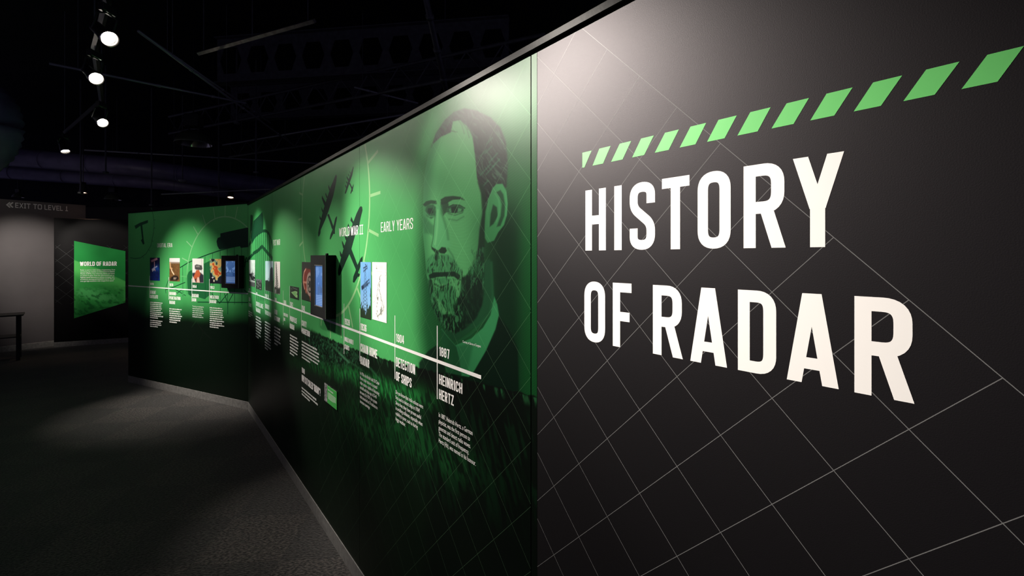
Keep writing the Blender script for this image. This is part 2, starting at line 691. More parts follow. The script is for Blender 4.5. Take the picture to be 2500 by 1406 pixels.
def paint_mural(S, H, face=True):
    X, Y = WR.to_px(S, H)
    Z = WR.o.y + WR.x.y * S
    c = Canvas(X, Y, G)
    C = c.C
    # subtle print mottling
    C *= (0.94 + 0.12 * fbm(S * 3, H * 3, 3, 5))[:, None]
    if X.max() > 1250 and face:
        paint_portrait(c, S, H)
        c.C *= (1 - .40 * sstep(1030, 1110, X) * sstep(170, 330, Y))[:, None]  # portrait ink darkened, standing in for weaker lamp light there
    # ---- landscape
    hy = np.interp(X, HILL[:, 0], HILL[:, 1])
    ragged = (fbm(S * 40, H * 12, 3, 9) - .5) * 10 * sstep(690, 780, X)
    sharp = sstep(660, 800, X)
    soft = 26 * (1 - sharp) + 2.0
    land = sstep(-soft, soft, Y - hy - ragged)
    # darken towards the hill on the far part
    c.all(K0 * 1.2, land * 0.985)
    below = Y - hy
    gr = fbm(S * 55 + H * 20, H * 14, 4, 21)
    fine = fbm(S * 160 + H * 60, H * 60, 3, 31)
    def band(y0, w):
        return np.exp(-((Y - y0) / w) ** 2)
    # brush and rubble mound under the skyline
    mound = sstep(720, 770, X) * sstep(900, 850, X) * sstep(-2, 10, below) * sstep(95, 40, below)
    c.all((0.022, 0.11, 0.045), np.clip(mound * sstep(.5, .66, fbm(S * 90, H * 80, 3, 37)) * .9, 0, 1))
    edge = sstep(700, 760, X) * sstep(0, 4, below) * sstep(30, 6, below)
    c.all((0.02, 0.12, 0.04), np.clip(edge * sstep(.55, .8, gr) * .6, 0, 1))
    # bright grass bank
    yb = np.interp(X, [700, 780, 860, 930, 1000, 1080, 1200], [880, 898, 918, 945, 968, 990, 1020])
    wb = np.interp(X, [700, 860, 930, 1000, 1100], [16, 17, 20, 22, 30])
    amp = np.interp(X, [690, 760, 840, 900, 985, 1030, 1090], [0, .18, .55, 1, .9, .25, .0])
    yb2 = yb + (fbm(S * 9, H * 0, 2, 3) - .5) * 12
    blade = fbm(S * 75 + H * 45, H * 26 - S * 8, 3, 41)
    c.all((0.016, 0.20, 0.040), np.clip(np.exp(-((Y - yb2) / wb) ** 2) * amp * (0.25 + 1.3 * sstep(.36, .66, blade)), 0, .97))
    # slanting path of light grass blades
    c.line([(866, 862), (905, 900), (930, 930)], 3, (0.03, 0.16, 0.06), .5, 3)
    c.line([(800, 835), (850, 880), (885, 905)], 3, (0.03, 0.13, 0.05), .6, 3)
    c.line([(828, 862), (852, 885)], 3.5, (0.06, 0.2, 0.1), .7, 1.5)
    # second dim grass field
    yb3 = np.interp(X, [820, 950, 1080, 1305], [985, 1050, 1110, 1190])
    a3 = np.interp(X, [800, 870, 960, 1100, 1200, 1300], [0, .3, .75, .35, .08, .0])
    c.all((0.009, 0.085, 0.02), np.clip(np.exp(-((Y - yb3 - (fbm(S * 6, H * 0, 2, 8) - .5) * 40) / 48) ** 2) * a3 * (.12 + 1.25 * sstep(.38, .64, blade)), 0, .55))
    c.all((0.003, 0.016, 0.006), np.clip(sstep(20, 120, below) * sstep(380, 200, below) * sstep(760, 900, X) * sstep(.45, .7, gr), 0, .6))
    far = sstep(720, 690, X)
    return c.C


def paint_portrait(c, S, H):
    X, Y = c.X, c.Y
    DK = np.array((0.0035, 0.020, 0.009))
    MD = np.array((0.010, 0.085, 0.028))
    LT = np.array((0.085, 0.36, 0.12))
    HI = np.array((0.115, 0.42, 0.15))
    # engraved dark ground around the head
    n1 = fbm(S * 4, H * 3, 3, 12)
    xl = np.interp(Y, [150, 300, 400, 600, 800, 950], [1080, 1060, 1022, 1012, 1012, 1030])
    a = sstep(xl - 14, xl + 34, X) * sstep(180, 420, Y + (X - 1050) * .15)
    a = a * (1 - .0 * n1)
    c.all((0.006, 0.070, 0.018), np.clip(a * .93, 0, 1))
    b = sstep(1150, 1225, X) * sstep(430, 560, Y) * sstep(1312, 1245, X)
    c.all((0.002, 0.018, 0.007), np.clip(b * .9, 0, 1))
    e = sstep(1255, 1300, X) * sstep(300, 520, Y)
    c.all((0.006, 0.085, 0.018), np.clip(e * .75, 0, 1))
    c.all((0.05, 0.085, 0.06), sstep(1060, 1250, X) * sstep(330, 180, Y) * .8)  # greyish lamp glare at the top right, painted into the ink
    hatch = (np.sin((X * 0.75 + Y * 1.0) * 0.95) * .5 + .5)
    c.all((0.004, 0.03, 0.012), a * hatch * .35)
    # coat
    c.poly([zb(300, 1030), zb(230, 1075), zb(150, 1180), zb(150, 1300), zb(600, 1420), zb(600, 1290), zb(380, 1250), zb(350, 1060)], (0.0022, 0.012, 0.006), .95, 3)
    c.poly([zb(835, 770), zb(920, 890), zb(1000, 1060), zb(1010, 1420), zb(560, 1420), zb(620, 1250), zb(720, 1080), zb(810, 900)], (0.0022, 0.012, 0.006), .95, 3)
    # neck
    c.poly([zb(690, 560), zb(715, 300), zb(760, 290), zb(785, 600), zb(800, 680), zb(720, 800), zb(560, 930), zb(450, 1000), zb(360, 900), zb(480, 900)], (0.010, 0.072, 0.026), .95, 3)
    c.line([zb(772, 320), zb(786, 600), zb(760, 760), zb(600, 930), zb(470, 1010)], 4, (0.016, 0.115, 0.04), .8, 4)
    # collar
    c.poly([zb(797, 612), zb(822, 680), zb(836, 770), zb(806, 890), zb(722, 1080), zb(620, 1255), zb(580, 1300), zb(520, 1290), zb(500, 1150), zb(465, 1030), zb(600, 970), zb(700, 880), zb(765, 770)], (0.036, 0.26, 0.09), .97, 1.5)
    c.poly([zb(475, 1035), zb(620, 1010), zb(560, 1290), zb(515, 1260)], (0.015, 0.12, 0.042), .6, 5)
    c.poly([zb(345, 890), zb(400, 960), zb(475, 1045), zb(505, 1160), zb(515, 1290), zb(380, 1260), zb(395, 1170), zb(345, 1030)], (0.010, 0.082, 0.028), .95, 1.5)
    c.line([zb(345, 890), zb(400, 960), zb(475, 1045), zb(500, 1150), zb(518, 1290)], 1.6, (0.03, 0.18, 0.07), .8, .8)
    # hair mass
    hair = [za(300, 540), za(350, 395), za(440, 262), za(530, 182), za(640, 142), za(760, 165), za(900, 235), za(1000, 335), za(1055, 480), za(1075, 700), za(1062, 930), za(990, 1000), za(900, 1100), za(830, 1180), za(800, 1040), za(765, 900), za(745, 680), za(700, 420)]
    c.poly(hair, (0.010, 0.018, 0.014), .96, 3)  # its grey cast is lamp glare put into the hair colour
    # face base
    face = [za(222, 1120), za(226, 960), za(236, 800), za(270, 630), za(312, 510), za(400, 430), za(500, 385), za(520, 275), za(590, 262), za(670, 330), za(718, 430), za(745, 640), za(762, 850), za(800, 960), za(832, 1100), za(815, 1260), zb(672, 60), zb(655, 220), zb(640, 300), zb(560, 420), zb(530, 560), zb(470, 640), zb(430, 760), zb(330, 770), zb(262, 680), zb(235, 520), zb(215, 400), zb(205, 260), zb(186, 60)]
    c.poly(face, LT, .98, 1.6)
    m = sdf(X, Y, face)
    inside = sstep(1.5, -1.5, m)
    # shading: left cheek and temple turned away, right side of the cheek
    xe = np.interp(Y, [330, 400, 500, 560, 620, 700, 800], [1062, 1045, 1038, 1032, 1034, 1042, 1058])
    c.all((0.022, 0.155, 0.05), inside * sstep(26, 0, X - xe) * .75)
    cur = np.sin((Y - 0.0025 * (X - 1105) ** 2 + X * .15) * 1.55) * .5 + .5
    c.all((0.020, 0.13, 0.045), inside * (cur ** 2) * sstep(280, 330, Y) * .34)
    c.all(HI, inside * np.exp(-(((X - 1130) / 34) ** 2 + ((Y - 345) / 60) ** 2)) * .55)
    c.all((0.02, 0.14, 0.045), inside * np.exp(-(((X - 1075) / 24) ** 2 + ((Y - 450) / 40) ** 2)) * .35)
    c.all((0.018, 0.12, 0.04), inside * sstep(1125, 1178, X) * sstep(480, 560, Y) * .6)
    # hair: parting, streaks, forelock
    c.poly([za(300, 540), za(350, 395), za(440, 262), za(530, 182), za(640, 142), za(600, 175), za(520, 235), za(485, 300), za(440, 372), za(345, 450)], (0.014, 0.055, 0.028), .95, 2)
    c.line([za(440, 375), za(500, 368), za(560, 382)], 2.2, DK, .8, 1.2)
    rg = random.Random(3)
    hm = sstep(2, -3, sdf(X, Y, hair)) * sstep(-2, 2, m)
    al, ac = X * .57 + Y * .82, -X * .82 + Y * .57
    hn = fbm(ac / 2.6 + fbm(X / 30, Y / 30, 2, 5) * 6, al / 26, 4, 17)
    c.all((0.045, 0.105, 0.065), hm * sstep(.54, .74, hn) * .75)
    c.all((0.004, 0.008, 0.006), hm * sstep(.46, .3, hn) * .8)
    for x, y, L in [(880, 560, 70), (930, 640, 90), (850, 760, 110), (900, 760, 90), (960, 690, 70), (890, 470, 60), (850, 900, 60), (830, 590, 60)]:
        c.line([za(x - L * .5, y + L * .55), za(x, y), za(x + L * .45, y - L * .5)], 2.2, (0.035, 0.17, 0.085), .55, 2.2)
    for x, y in [(610, 280), (650, 300), (690, 340), (560, 240), (600, 200)]:
        c.line([za(x, y), za(x + 50, y + 70), za(x + 75, y + 160)], 1.6, (0.016, 0.07, 0.032), .8, .9)
    # sideburn
    c.poly([za(765, 880), za(830, 920), za(850, 1020), za(840, 1300), zb(716, 190), zb(690, 300), zb(640, 330), zb(660, 150), zb(668, 40), za(815, 1200), za(800, 1000)], (0.005, 0.028, 0.012), .93, 2.5)
    # ear
    ear = [za(958, 908), za(1020, 905), za(1058, 975), za(1072, 1100), za(1064, 1220), za(1035, 1320), zb(830, 60), zb(795, 130), zb(740, 150), zb(718, 110), zb(715, 30), za(842, 1330), za(850, 1180), za(885, 1040), za(920, 950)]
    c.poly(ear, (0.040, 0.23, 0.075), .97, 1.4)
    c.poly([za(955, 990), za(1000, 965), za(1030, 1010), za(1048, 1120), za(1040, 1230), za(1000, 1330), za(960, 1340), za(1000, 1230), za(1012, 1110), za(990, 1040)], (0.006, 0.04, 0.016), .9, 2)
    c.poly([za(925, 1110), za(965, 1140), za(975, 1230), za(930, 1310), za(890, 1340), za(900, 1210)], (0.005, 0.03, 0.013), .92, 2)
    c.line([za(945, 1000), za(985, 1070), za(990, 1180), za(960, 1290)], 3, (0.06, 0.28, 0.10), .8, 1.5)
    c.line([za(880, 1060), za(870, 1200), za(880, 1330)], 3, (0.06, 0.28, 0.10), .6, 1.8)
    c.line([za(1055, 990), za(1066, 1110), za(1056, 1230)], 2, (0.06, 0.30, 0.11), .7, 1)
    # brows
    c.poly([za(395, 1062), za(440, 1034), za(520, 1025), za(600, 1036), za(645, 1072), za(600, 1062), za(520, 1066), za(450, 1105), za(402, 1115)], (0.005, 0.028, 0.013), .95, 1.4)
    c.poly([za(215, 1115), za(250, 1080), za(300, 1068), za(355, 1075), za(355, 1112), za(300, 1105), za(240, 1135)], (0.006, 0.032, 0.014), .93, 1.4)
    # eye sockets
    c.poly([za(395, 1090), za(470, 1085), za(480, 1120), za(455, 1190), za(420, 1230), za(400, 1160)], (0.005, 0.032, 0.014), .92, 2.4)
    c.poly([za(470, 1140), za(520, 1118), za(590, 1125), za(632, 1155), za(625, 1185), za(560, 1200), za(490, 1200), za(450, 1190)], (0.012, 0.07, 0.028), .95, 1.6)
    c.poly([za(505, 1135), za(560, 1128), za(572, 1170), za(545, 1205), za(510, 1195), za(495, 1165)], (0.004, 0.02, 0.01), .95, 1.2)
    c.poly([za(572, 1150), za(608, 1158), za(600, 1182), za(568, 1190)], (0.07, 0.30, 0.11), .8, 1)
    c.poly([za(478, 1160), za(500, 1150), za(505, 1195), za(486, 1190)], (0.06, 0.26, 0.1), .7, 1)
    c.line([za(470, 1140), za(520, 1115), za(590, 1120), za(640, 1150)], 2.6, (0.004, 0.02, 0.01), .95, .8)
    c.line([za(470, 1205), za(540, 1222), za(620, 1195)], 2, (0.010, 0.06, 0.024), .85, 1.2)
    c.line([za(480, 1262), za(560, 1275), za(630, 1235)], 3, (0.02, 0.12, 0.045), .7, 2)
    c.line([za(490, 1105), za(540, 1085), za(600, 1095)], 3, (0.07, 0.30, 0.11), .7, 2)
    c.poly([za(255, 1120), za(320, 1110), za(350, 1140), za(345, 1230), za(300, 1260), za(255, 1230), za(240, 1170)], (0.012, 0.075, 0.028), .93, 2.2)
    c.poly([za(268, 1150), za(318, 1148), za(325, 1195), za(290, 1215), za(262, 1190)], (0.004, 0.022, 0.011), .95, 1.5)
    c.line([za(240, 1190), za(280, 1235), za(340, 1230)], 2.4, (0.05, 0.24, 0.085), .8, 1)
    c.poly([za(222, 1230), za(260, 1260), za(330, 1330), za(320, 1420), za(235, 1400), za(215, 1300)], (0.018, 0.115, 0.04), .75, 5)
    # nose
    c.poly([za(352, 1120), za(392, 1140), za(400, 1220), za(440, 1330), zb(400, 80), zb(420, 170), zb(390, 215), zb(330, 190), zb(290, 215), zb(262, 185), zb(280, 90), za(330, 1340), za(345, 1250)], (0.075, 0.33, 0.12), .85, 2.4)
    c.line([za(400, 1130), za(405, 1200), za(440, 1300), zb(395, 60), zb(402, 120)], 5, (0.024, 0.15, 0.05), .75, 3.5)
    c.line([za(345, 1180), za(330, 1330), zb(272, 110), zb(258, 180)], 2, (0.012, 0.075, 0.028), .85, 1.2)
    c.line([za(368, 1170), za(362, 1330), zb(300, 90), zb(290, 160)], 4, (0.13, 0.44, 0.17), .7, 2)
    c.poly([zb(318, 215), zb(345, 185), zb(380, 190), zb(392, 220), zb(370, 245), zb(330, 240)], (0.003, 0.016, 0.008), .97, 1.5)
    c.poly([zb(255, 180), zb(280, 195), zb(325, 220), zb(318, 250), zb(285, 230), zb(260, 205)], (0.004, 0.02, 0.010), .95, 1.5)
    c.line([zb(400, 200), zb(440, 260), zb(460, 320)], 3.5, (0.02, 0.12, 0.042), .7, 2.5)
    # moustache and mouth
    c.poly([zb(222, 300), zb(262, 250), zb(318, 250), zb(400, 250), zb(470, 320), zb(515, 400), zb(505, 440), zb(440, 400), zb(330, 395), zb(250, 410), zb(218, 390)], (0.026, 0.16, 0.055), .75, 3)
    c.poly([zb(285, 225), zb(320, 240), zb(315, 290), zb(290, 300)], (0.005, 0.03, 0.013), .8, 2.5)
    c.poly([zb(232, 425), zb(275, 402), zb(360, 400), zb(460, 395), zb(505, 430), zb(500, 475), zb(450, 440), zb(370, 440), zb(300, 445), zb(240, 460)], (0.004, 0.022, 0.010), .95, 1.8)
    c.poly([zb(290, 455), zb(370, 450), zb(430, 465), zb(385, 500), zb(330, 505)], (0.026, 0.16, 0.055), .8, 2)
    c.line([zb(290, 505), zb(340, 535), zb(400, 505)], 5, (0.004, 0.022, 0.010), .85, 2.5)
    # beard masses
    c.poly([zb(515, 450), zb(560, 425), zb(640, 440), zb(700, 480), zb(706, 590), zb(690, 690), zb(640, 800), zb(560, 880), zb(460, 930), zb(370, 890), zb(310, 800), zb(290, 720), zb(340, 750), zb(420, 790), zb(465, 700), zb(500, 600)], (0.004, 0.018, 0.009), .96, 3)
    c.poly([zb(225, 460), zb(262, 470), zb(285, 560), zb(300, 650), zb(330, 740), zb(300, 790), zb(258, 680), zb(236, 560)], (0.006, 0.036, 0.015), .85, 3)
    c.poly([zb(285, 540), zb(340, 550), zb(420, 510), zb(465, 560), zb(470, 640), zb(440, 740), zb(400, 740), zb(350, 680), zb(310, 620)], (0.026, 0.17, 0.055), .85, 4)
    # strands
    beard = [zb(222, 290), zb(300, 245), zb(420, 255), zb(480, 330), zb(540, 400), zb(600, 330), zb(640, 250), zb(715, 170), zb(716, 330), zb(708, 590), zb(690, 690), zb(640, 800), zb(560, 880), zb(460, 932), zb(370, 890), zb(305, 800), zb(258, 680), zb(234, 540), zb(216, 400)]
    bm = sstep(3, -4, sdf(X, Y, beard))
    fl = (X - 1088) * .22
    bn = fbm((X - fl * (Y - 640) / 160) / 1.9 + fbm(X / 14, Y / 18, 2, 8) * 5, Y / 15, 4, 27)
    lit = sstep(1150, 1105, X) * .8 + .25 * sstep(700, 640, Y)
    c.all((0.045, 0.235, 0.082), bm * sstep(.53, .70, bn) * np.clip(lit, .10, .8))
    c.all((0.003, 0.014, 0.007), bm * sstep(.48, .34, bn) * .8)
    sb = sstep(1140, 1165, X) * bm * sstep(560, 600, Y)
    c.all((0.003, 0.016, 0.008), sb * .45)
    # mouth kept clear of the strands
    c.poly([zb(236, 428), zb(275, 406), zb(360, 402), zb(460, 398), zb(500, 430), zb(494, 462), zb(450, 438), zb(370, 438), zb(300, 442), zb(242, 455)], (0.004, 0.020, 0.010), .85, 1.6)
    for k in range(70):   # side whiskers
        x0, y0 = rg.uniform(600, 712), rg.uniform(170, 520)
        L = rg.uniform(30, 70)
        col = (0.035, 0.19, 0.07) if rg.random() < .6 else (0.004, 0.02, 0.01)
        c.line([zb(x0, y0), zb(x0 - L * .12, y0 + L * .5), zb(x0 - L * .1, y0 + L)], rg.uniform(.7, 1.4), col, .75, .7)


def paint_back(S, H):
    X, Y = WB.to_px(S, H)
    c = Canvas(X, Y, G)
    c.C *= (0.94 + 0.12 * fbm(S * 3 + 9, H * 3, 3, 15))[:, None]
    n = (fbm(S * 5, H * 2, 3, 44) - .5) * 14
    hb = np.interp(X, [316, 400, 500, 606], [728, 738, 748, 752])
    c.all((0.020, 0.16, 0.04), sstep(-34, 12, Y - hb + n) * .7)
    c.all(K0 * 1.3, sstep(-6, 46, Y - hb + n) * .985)
    return c.C


# ------------------------------------------------------------------ structure: floor, ceiling, walls
floor = mk('floor', [(-14, -4, -0.012), (6, -4, -0.012), (6, 14, -0.012), (-14, 14, -0.012), (-14, -4, -0.1), (6, -4, -0.1), (6, 14, -0.1), (-14, 14, -0.1)],
           [(0, 1, 2, 3), (7, 6, 5, 4), (0, 4, 5, 1), (1, 5, 6, 2), (2, 6, 7, 3), (3, 7, 4, 0)], M_BLACK)
tag(floor, 'dark charcoal carpet tile floor of the exhibition hall', kind='structure')


def carpet(name, ang, col):
    m = bpy.data.materials.new(name)
    m.use_nodes = True
    nt = m.node_tree
    b = nt.nodes['Principled BSDF']
    b.inputs['Roughness'].default_value = 0.9
    b.inputs['Specular IOR Level'].default_value = 0.15
    b.inputs['Sheen Weight'].default_value = 0.25
    b.inputs['Sheen Roughness'].default_value = 0.5
    geo = nt.nodes.new('ShaderNodeNewGeometry')
    mp = nt.nodes.new('ShaderNodeMapping')
    mp.inputs['Rotation'].default_value = (0, 0, ang)
    mp.inputs['Scale'].default_value = (32, 70, 32)
    n = nt.nodes.new('ShaderNodeTexNoise')
    n.inputs['Scale'].default_value = 1.6
    n.inputs['Detail'].default_value = 5
    r = nt.nodes.new('ShaderNodeValToRGB')
    r.color_ramp.elements[0].position = 0.43
    r.color_ramp.elements[1].position = 0.60
    r.color_ramp.elements[0].color = (col[0] * .1, col[1] * .1, col[2] * .1, 1)
    r.color_ramp.elements[1].color = (col[0] * 3.0, col[1] * 3.0, col[2] * 3.0, 1)
    bp = nt.nodes.new('ShaderNodeBump')
    bp.inputs['Strength'].default_value = 0.9
    bp.inputs['Distance'].default_value = 0.012
    nt.links.new(geo.outputs['Position'], mp.inputs['Vector'])
    nt.links.new(mp.outputs['Vector'], n.inputs['Vector'])
    nt.links.new(n.outputs['Fac'], r.inputs['Fac'])
    nt.links.new(r.outputs['Color'], b.inputs['Base Color'])
    nt.links.new(n.outputs['Fac'], bp.inputs['Height'])
    nt.links.new(bp.outputs['Normal'], b.inputs['Normal'])
    return m


CARP = [carpet('carpet_pile_lengthwise', 0.1, (0.014, 0.0128, 0.0118)), carpet('carpet_pile_crosswise', 1.67, (0.023, 0.020, 0.018))]
tile_me = []
for k in range(2):
    t = MB().box(-.2498, .2498, -.2498, .2498, -.012, 0)
    o = t.build('carpet_tile', CARP[k])
    tile_me.append(o.data)
    bpy.data.objects.remove(o)
ROT = math.radians(5)
nt_ = 0
for i in range(-26, 12):
    for j in range(-2, 27):
        x, y = (i + .42) * .5, (j + .1) * .5
        X = x * math.cos(ROT) - y * math.sin(ROT) - .1
        Y = x * math.sin(ROT) + y * math.cos(ROT)
        # keep to what the hall side of the display walls can show
        r = Vector((X, Y, 0)) - WR.o
        if r.dot(WR.n) < -.35 and (Vector((X, Y, 0)) - WB.o).dot(WB.n) < 6 and X > -3.4:
            continue
        if (Vector((X, Y, 0)) - WB.o).dot(WB.n) < -.35 and X > -5.9:
            continue
        if X < -11.2 or Y < -.9 or Y > 10.5 or (Vector((X, Y, 0)) - WG.o).dot(WG.n) < -.4 and Y > 8.3 and X < -8.7:
            continue
        if Y < 1.6 and X < -3.4 or Y < 3.0 and X < -5.2 or Y < 5 and X < -7.6 or X < -9.6 and Y < 7:
            continue
        o = bpy.data.objects.new('carpet_tile', tile_me[(i + j) % 2])
        o.location = (X, Y, 0)
        o.rotation_euler = (0, 0, ROT)
        link(o, floor)
        nt_ += 1
print('carpet tiles', nt_)

ceil = mk('ceiling', [(-14, -4, 5.0), (6, -4, 5.0), (6, 14, 5.0), (-14, 14, 5.0), (-14, -4, 5.15), (6, -4, 5.15), (6, 14, 5.15), (-14, 14, 5.15)],
          [(3, 2, 1, 0), (4, 5, 6, 7), (0, 1, 5, 4), (1, 2, 6, 5), (2, 3, 7, 6), (3, 0, 4, 7)], M_CEIL)
tag(ceil, 'black painted open soffit high above the exhibition', kind='structure')

# long mural wall
wall_r = MB().box(0.02, 7.6, .021, .14, 0, TOP_R).build('wall_right', M_BLACK, matrix=WR.M)
tag(wall_r, 'long timeline mural wall with green and charcoal printed panels', kind='structure')
seams = [0.0, 1.368, 2.418, 3.663, 5.100, 5.126, 7.6]
hrows_hi = np.concatenate([np.linspace(KH, 1.22, 240), np.linspace(1.22, TOP_R, 480)[1:]])
hrows_lo = np.concatenate([np.linspace(KH, .8, 90), np.linspace(.8, 1.6, 270)[1:], np.linspace(1.6, TOP_R, 40)[1:]])
ncol = [130, 150, 330, 420, 8]
for k in range(5):
    g = .0012
    a, b = seams[k] + (g if k else .003), seams[k + 1] - (g if k != 3 else .003)
    if k == 4:
        b = seams[5]
    # columns get denser towards the near end, where the print is seen closest
    u = np.linspace(0, 1, ncol[k])
    if k == 3:
        u = 1 - (1 - u) ** 1.0
    S = a + (b - a) * u
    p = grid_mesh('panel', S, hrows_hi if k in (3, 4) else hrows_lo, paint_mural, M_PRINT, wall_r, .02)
    p['label'] = ['green mural panel at the bend', 'green mural panel with post war timeline', 'green mural panel with bomber silhouettes', 'green mural panel with bearded portrait', 'narrow green edge strip beside the charcoal title'][k]
tp = MB().box(5.1275, 7.6, 0, .02, KH, TOP_R).build('panel', M_TITLE, wall_r)
tp['label'] = 'charcoal title panel with fine diamond grid'
MB().box(-.002, 7.6, -.012, .145, TOP_R + .0025, TOP_R + .028, .003).build('cap', M_CAP, wall_r)
kick_r = MB().box(-.002, 7.6, -.003, .02, 0, KH - .002, .001).build('kick_plate', M_KICK, wall_r)
scr = MB().lathe([(0, -.0012), (.0035, -.0012), (.0045, 0)], 10, Matrix.Rotation(math.pi / 2, 4, 'X')).build('screw', M_SCREW, kick_r, smooth=True)
sm = scr.data
spots = [(613, 990), (625, 1014.6), (641, 1039.6), (664.6, 1077), (673, 1091), (706, 1140), (736.6, 1187), (780.6, 1256.5), (838, 1344.8)]
for k, q in enumerate(spots):
    s, h = WR.at(*q, .003)
    o = scr if k == 0 else link(bpy.data.objects.new('screw', sm), kick_r)
    o.location = (s, -.0032, min(max(h, .03), .08))

# the bent wall
TB = 2.43
wall_b = MB().box(0, BL - .02, .021, .14, 0, TB).build('wall_back', M_BLACK, matrix=WB.M)
tag(wall_b, 'shorter green mural wall of the digital era past the bend', kind='structure')
pb = grid_mesh('panel', np.linspace(0, BL - .002, 150), np.concatenate([np.linspace(KH, 1.1, 70), np.linspace(1.1, 1.7, 140)[1:], np.linspace(1.7, TB, 40)[1:]]), paint_back, M_PRINT, wall_b, .02)
pb['label'] = 'green mural panel fading to black at the bottom'
MB().box(-.004, BL, -.012, .145, TB + .002, TB + .02, .003).build('cap', M_CAP, wall_b)
kick_b = MB().box(-.002, BL - .004, -.003, .02, 0, KH - .002, .001).build('kick_plate', M_KICK, wall_b)
for q in [(316, 917.5), (361, 927.5), (401, 936.6), (448, 947.4), (494, 958), (541, 968), (562, 970), (582, 976.7)]:
    s, h = WB.at(*q, .003)
    o = link(bpy.data.objects.new('screw', sm), kick_b)
    o.location = (max(.02, s), -.0032, min(max(h, .03), .08))

# ------------------------------------------------------------------ diamond grid on the long wall
def clip_seg(p, q, inside_tests):
    t0, t1 = 0.0, 1.0
    for a, b, c in inside_tests:      # a*s + b*h + c >= 0
        f0, f1 = a * p[0] + b * p[1] + c, a * q[0] + b * q[1] + c
        if f0 < 0 and f1 < 0:
            return None
        if f0 < 0:
            t0 = max(t0, f0 / (f0 - f1))
        elif f1 < 0:
            t1 = min(t1, f0 / (f0 - f1))
    if t0 >= t1:
        return None
    return [(p[0] + (q[0] - p[0]) * t, p[1] + (q[1] - p[1]) * t) for t in (t0, t1)]


PS_, PH_ = 0.0963, 0.0973
def node(i, j):
    return 5.487 + PS_ * i, 1.541 + PH_ * j


def grid_lines(smin, smax, t, hmin=.1, fine=1):
    V, Fs = [], []
    def add(l):
        (a, b), (c, d) = l
        s_line(V, Fs, [(a + (c - a) * k / fine, b + (d - b) * k / fine) for k in range(fine + 1)], t, .0001)
    tests = [(1, 0, -smin), (-1, 0, smax), (0, 1, -hmin), (0, -1, TOP_R - .004)]
    k1, k2 = PH_ / PS_, 1.0
    # rising family i-j = const, falling family i+j = const (odd)
    for c in range(-81, 60, 2):
        a, b = node(-60, -60 - c), node(60, 60 - c)
        if c < -21:
            continue            # print starts at this diagonal
        l = clip_seg(a, b, tests + [(-PH_ / PS_, -1.0, PH_ / PS_ * 5.487 + 1.541 + 7 * PH_)])
        if l:
            add(l)
    for c in range(-81, 8, 2):
        a, b = node(-60, c + 60), node(60, c - 60)
        l = clip_seg(a, b, tests + [(PH_ / PS_, -1.0, -PH_ / PS_ * 5.487 + 1.541 + 21 * PH_)])
        if l:
            add(l)
    return V, Fs


V, Fs = grid_lines(5.128, 7.0, .0012)
o = mk('diamond_grid', V, Fs, M_LINE, wall_r)
o['label'] = 'fine pale diamond grid lines on charcoal panel'
V, Fs = grid_lines(2.9, 5.098, .0013, fine=60)
VA = np.array(V)
o = mk('diamond_grid', V, Fs, M_PRINT, wall_r, cols=np.clip(paint_mural(VA[:, 0], VA[:, 2]) * 1.28 + np.array((.026, .052, .027)), 0, 1))
o['label'] = 'fine pale green diamond grid lines over the mural'

# ------------------------------------------------------------------ title lettering and stripes
def tz(x, y=0):
    return 1300 + x / 2.008, y / 2.008


def t2(x, y=0):
    return 1300 + x / 1.86, 650 + y / 1.86


def title_row(row, boxes, f, h0, h1):
    for ch, (a, b) in zip(row, boxes):
        s0, _ = WR.at(f(a)[0], 600)
        s1, _ = WR.at(f(b)[0], 600)
        hh = h1 - h0
        w = (s1 - s0) / hh
        V, Fs = [], []
        for n, g in enumerate(glyph(ch, w, .1435)):
            i = len(V)
            if g[0] == 'P':
                v, fc = stroke(g[1], g[3], g[2], seg=8)
            else:
                v, fc = g[1], [(0, 1, 2, 3)]
            V += [(s0 + x * hh, -.0003 - .00002 * n, h0 + y * hh) for x, y in v]
            Fs += [tuple(i + k for k in q) for q in fc]
        o = mk('letter', V, Fs, M_WHITE, wall_r)
        o['label'] = 'white title letter ' + ch


title_row('HISTORY', [(260, 360), (400, 439), (477, 601), (635, 770), (810, 972), (1035, 1242), (1277, 1528)], tz, 1.817, 1.974)
title_row('OFRADAR', [(236, 330), (365, 450), (547, 683), (717, 884), (933, 1107), (1155, 1391), (1462, 1735)], t2, 1.581, 1.737)

stripes = [[(245, 750), (290, 742), (255, 822), (245, 824)], [(328, 732), (383, 719), (346, 805), (295, 813)], [(428, 707), (484, 695), (442, 786), (386, 796)],
           [(533, 683), (595, 668), (548, 762), (489, 774)], [(650, 654), (718, 638), (668, 739), (600, 750)], [(775, 622), (852, 605), (799, 711), (722, 725)],
           [(912, 590), (1002, 568), (942, 681), (856, 697)], [(1068, 551), (1168, 528), (1104, 651), (1005, 666)], [(1246, 508), (1356, 482), (1280, 612), (1172, 631)],
           [(1442, 460), (1570, 430), (1480, 566), (1362, 591)], [(1670, 405), (1813, 371), (1708, 519), (1575, 547)], [(1930, 343), (2094, 303), (1972, 464), (1818, 496)],
           [(2230, 268), (2410, 226), (2280, 400), (2103, 437)]]
HT, HB = 2.0755, 2.0360
last = None
for q in stripes:
    s = [WR.at(*tz(*p))[0] for p in q]
    v = [(s[3], -.0003, HB), (s[2], -.0003, HB), (s[1], -.0003, HT), (s[0], -.0003, HT)]
    mk('stripe', v, [(0, 1, 2, 3)], M_STRIPE, wall_r)
    last = s
step = .0757
for k in (1, 2, 3):
    v = [(last[3] + step * k, -.0003, HB), (last[2] + step * k, -.0003, HB), (last[1] + step * k, -.0003, HT), (last[0] + step * k, -.0003, HT)]
    mk('stripe', v, [(0, 1, 2, 3)], M_STRIPE, wall_r)

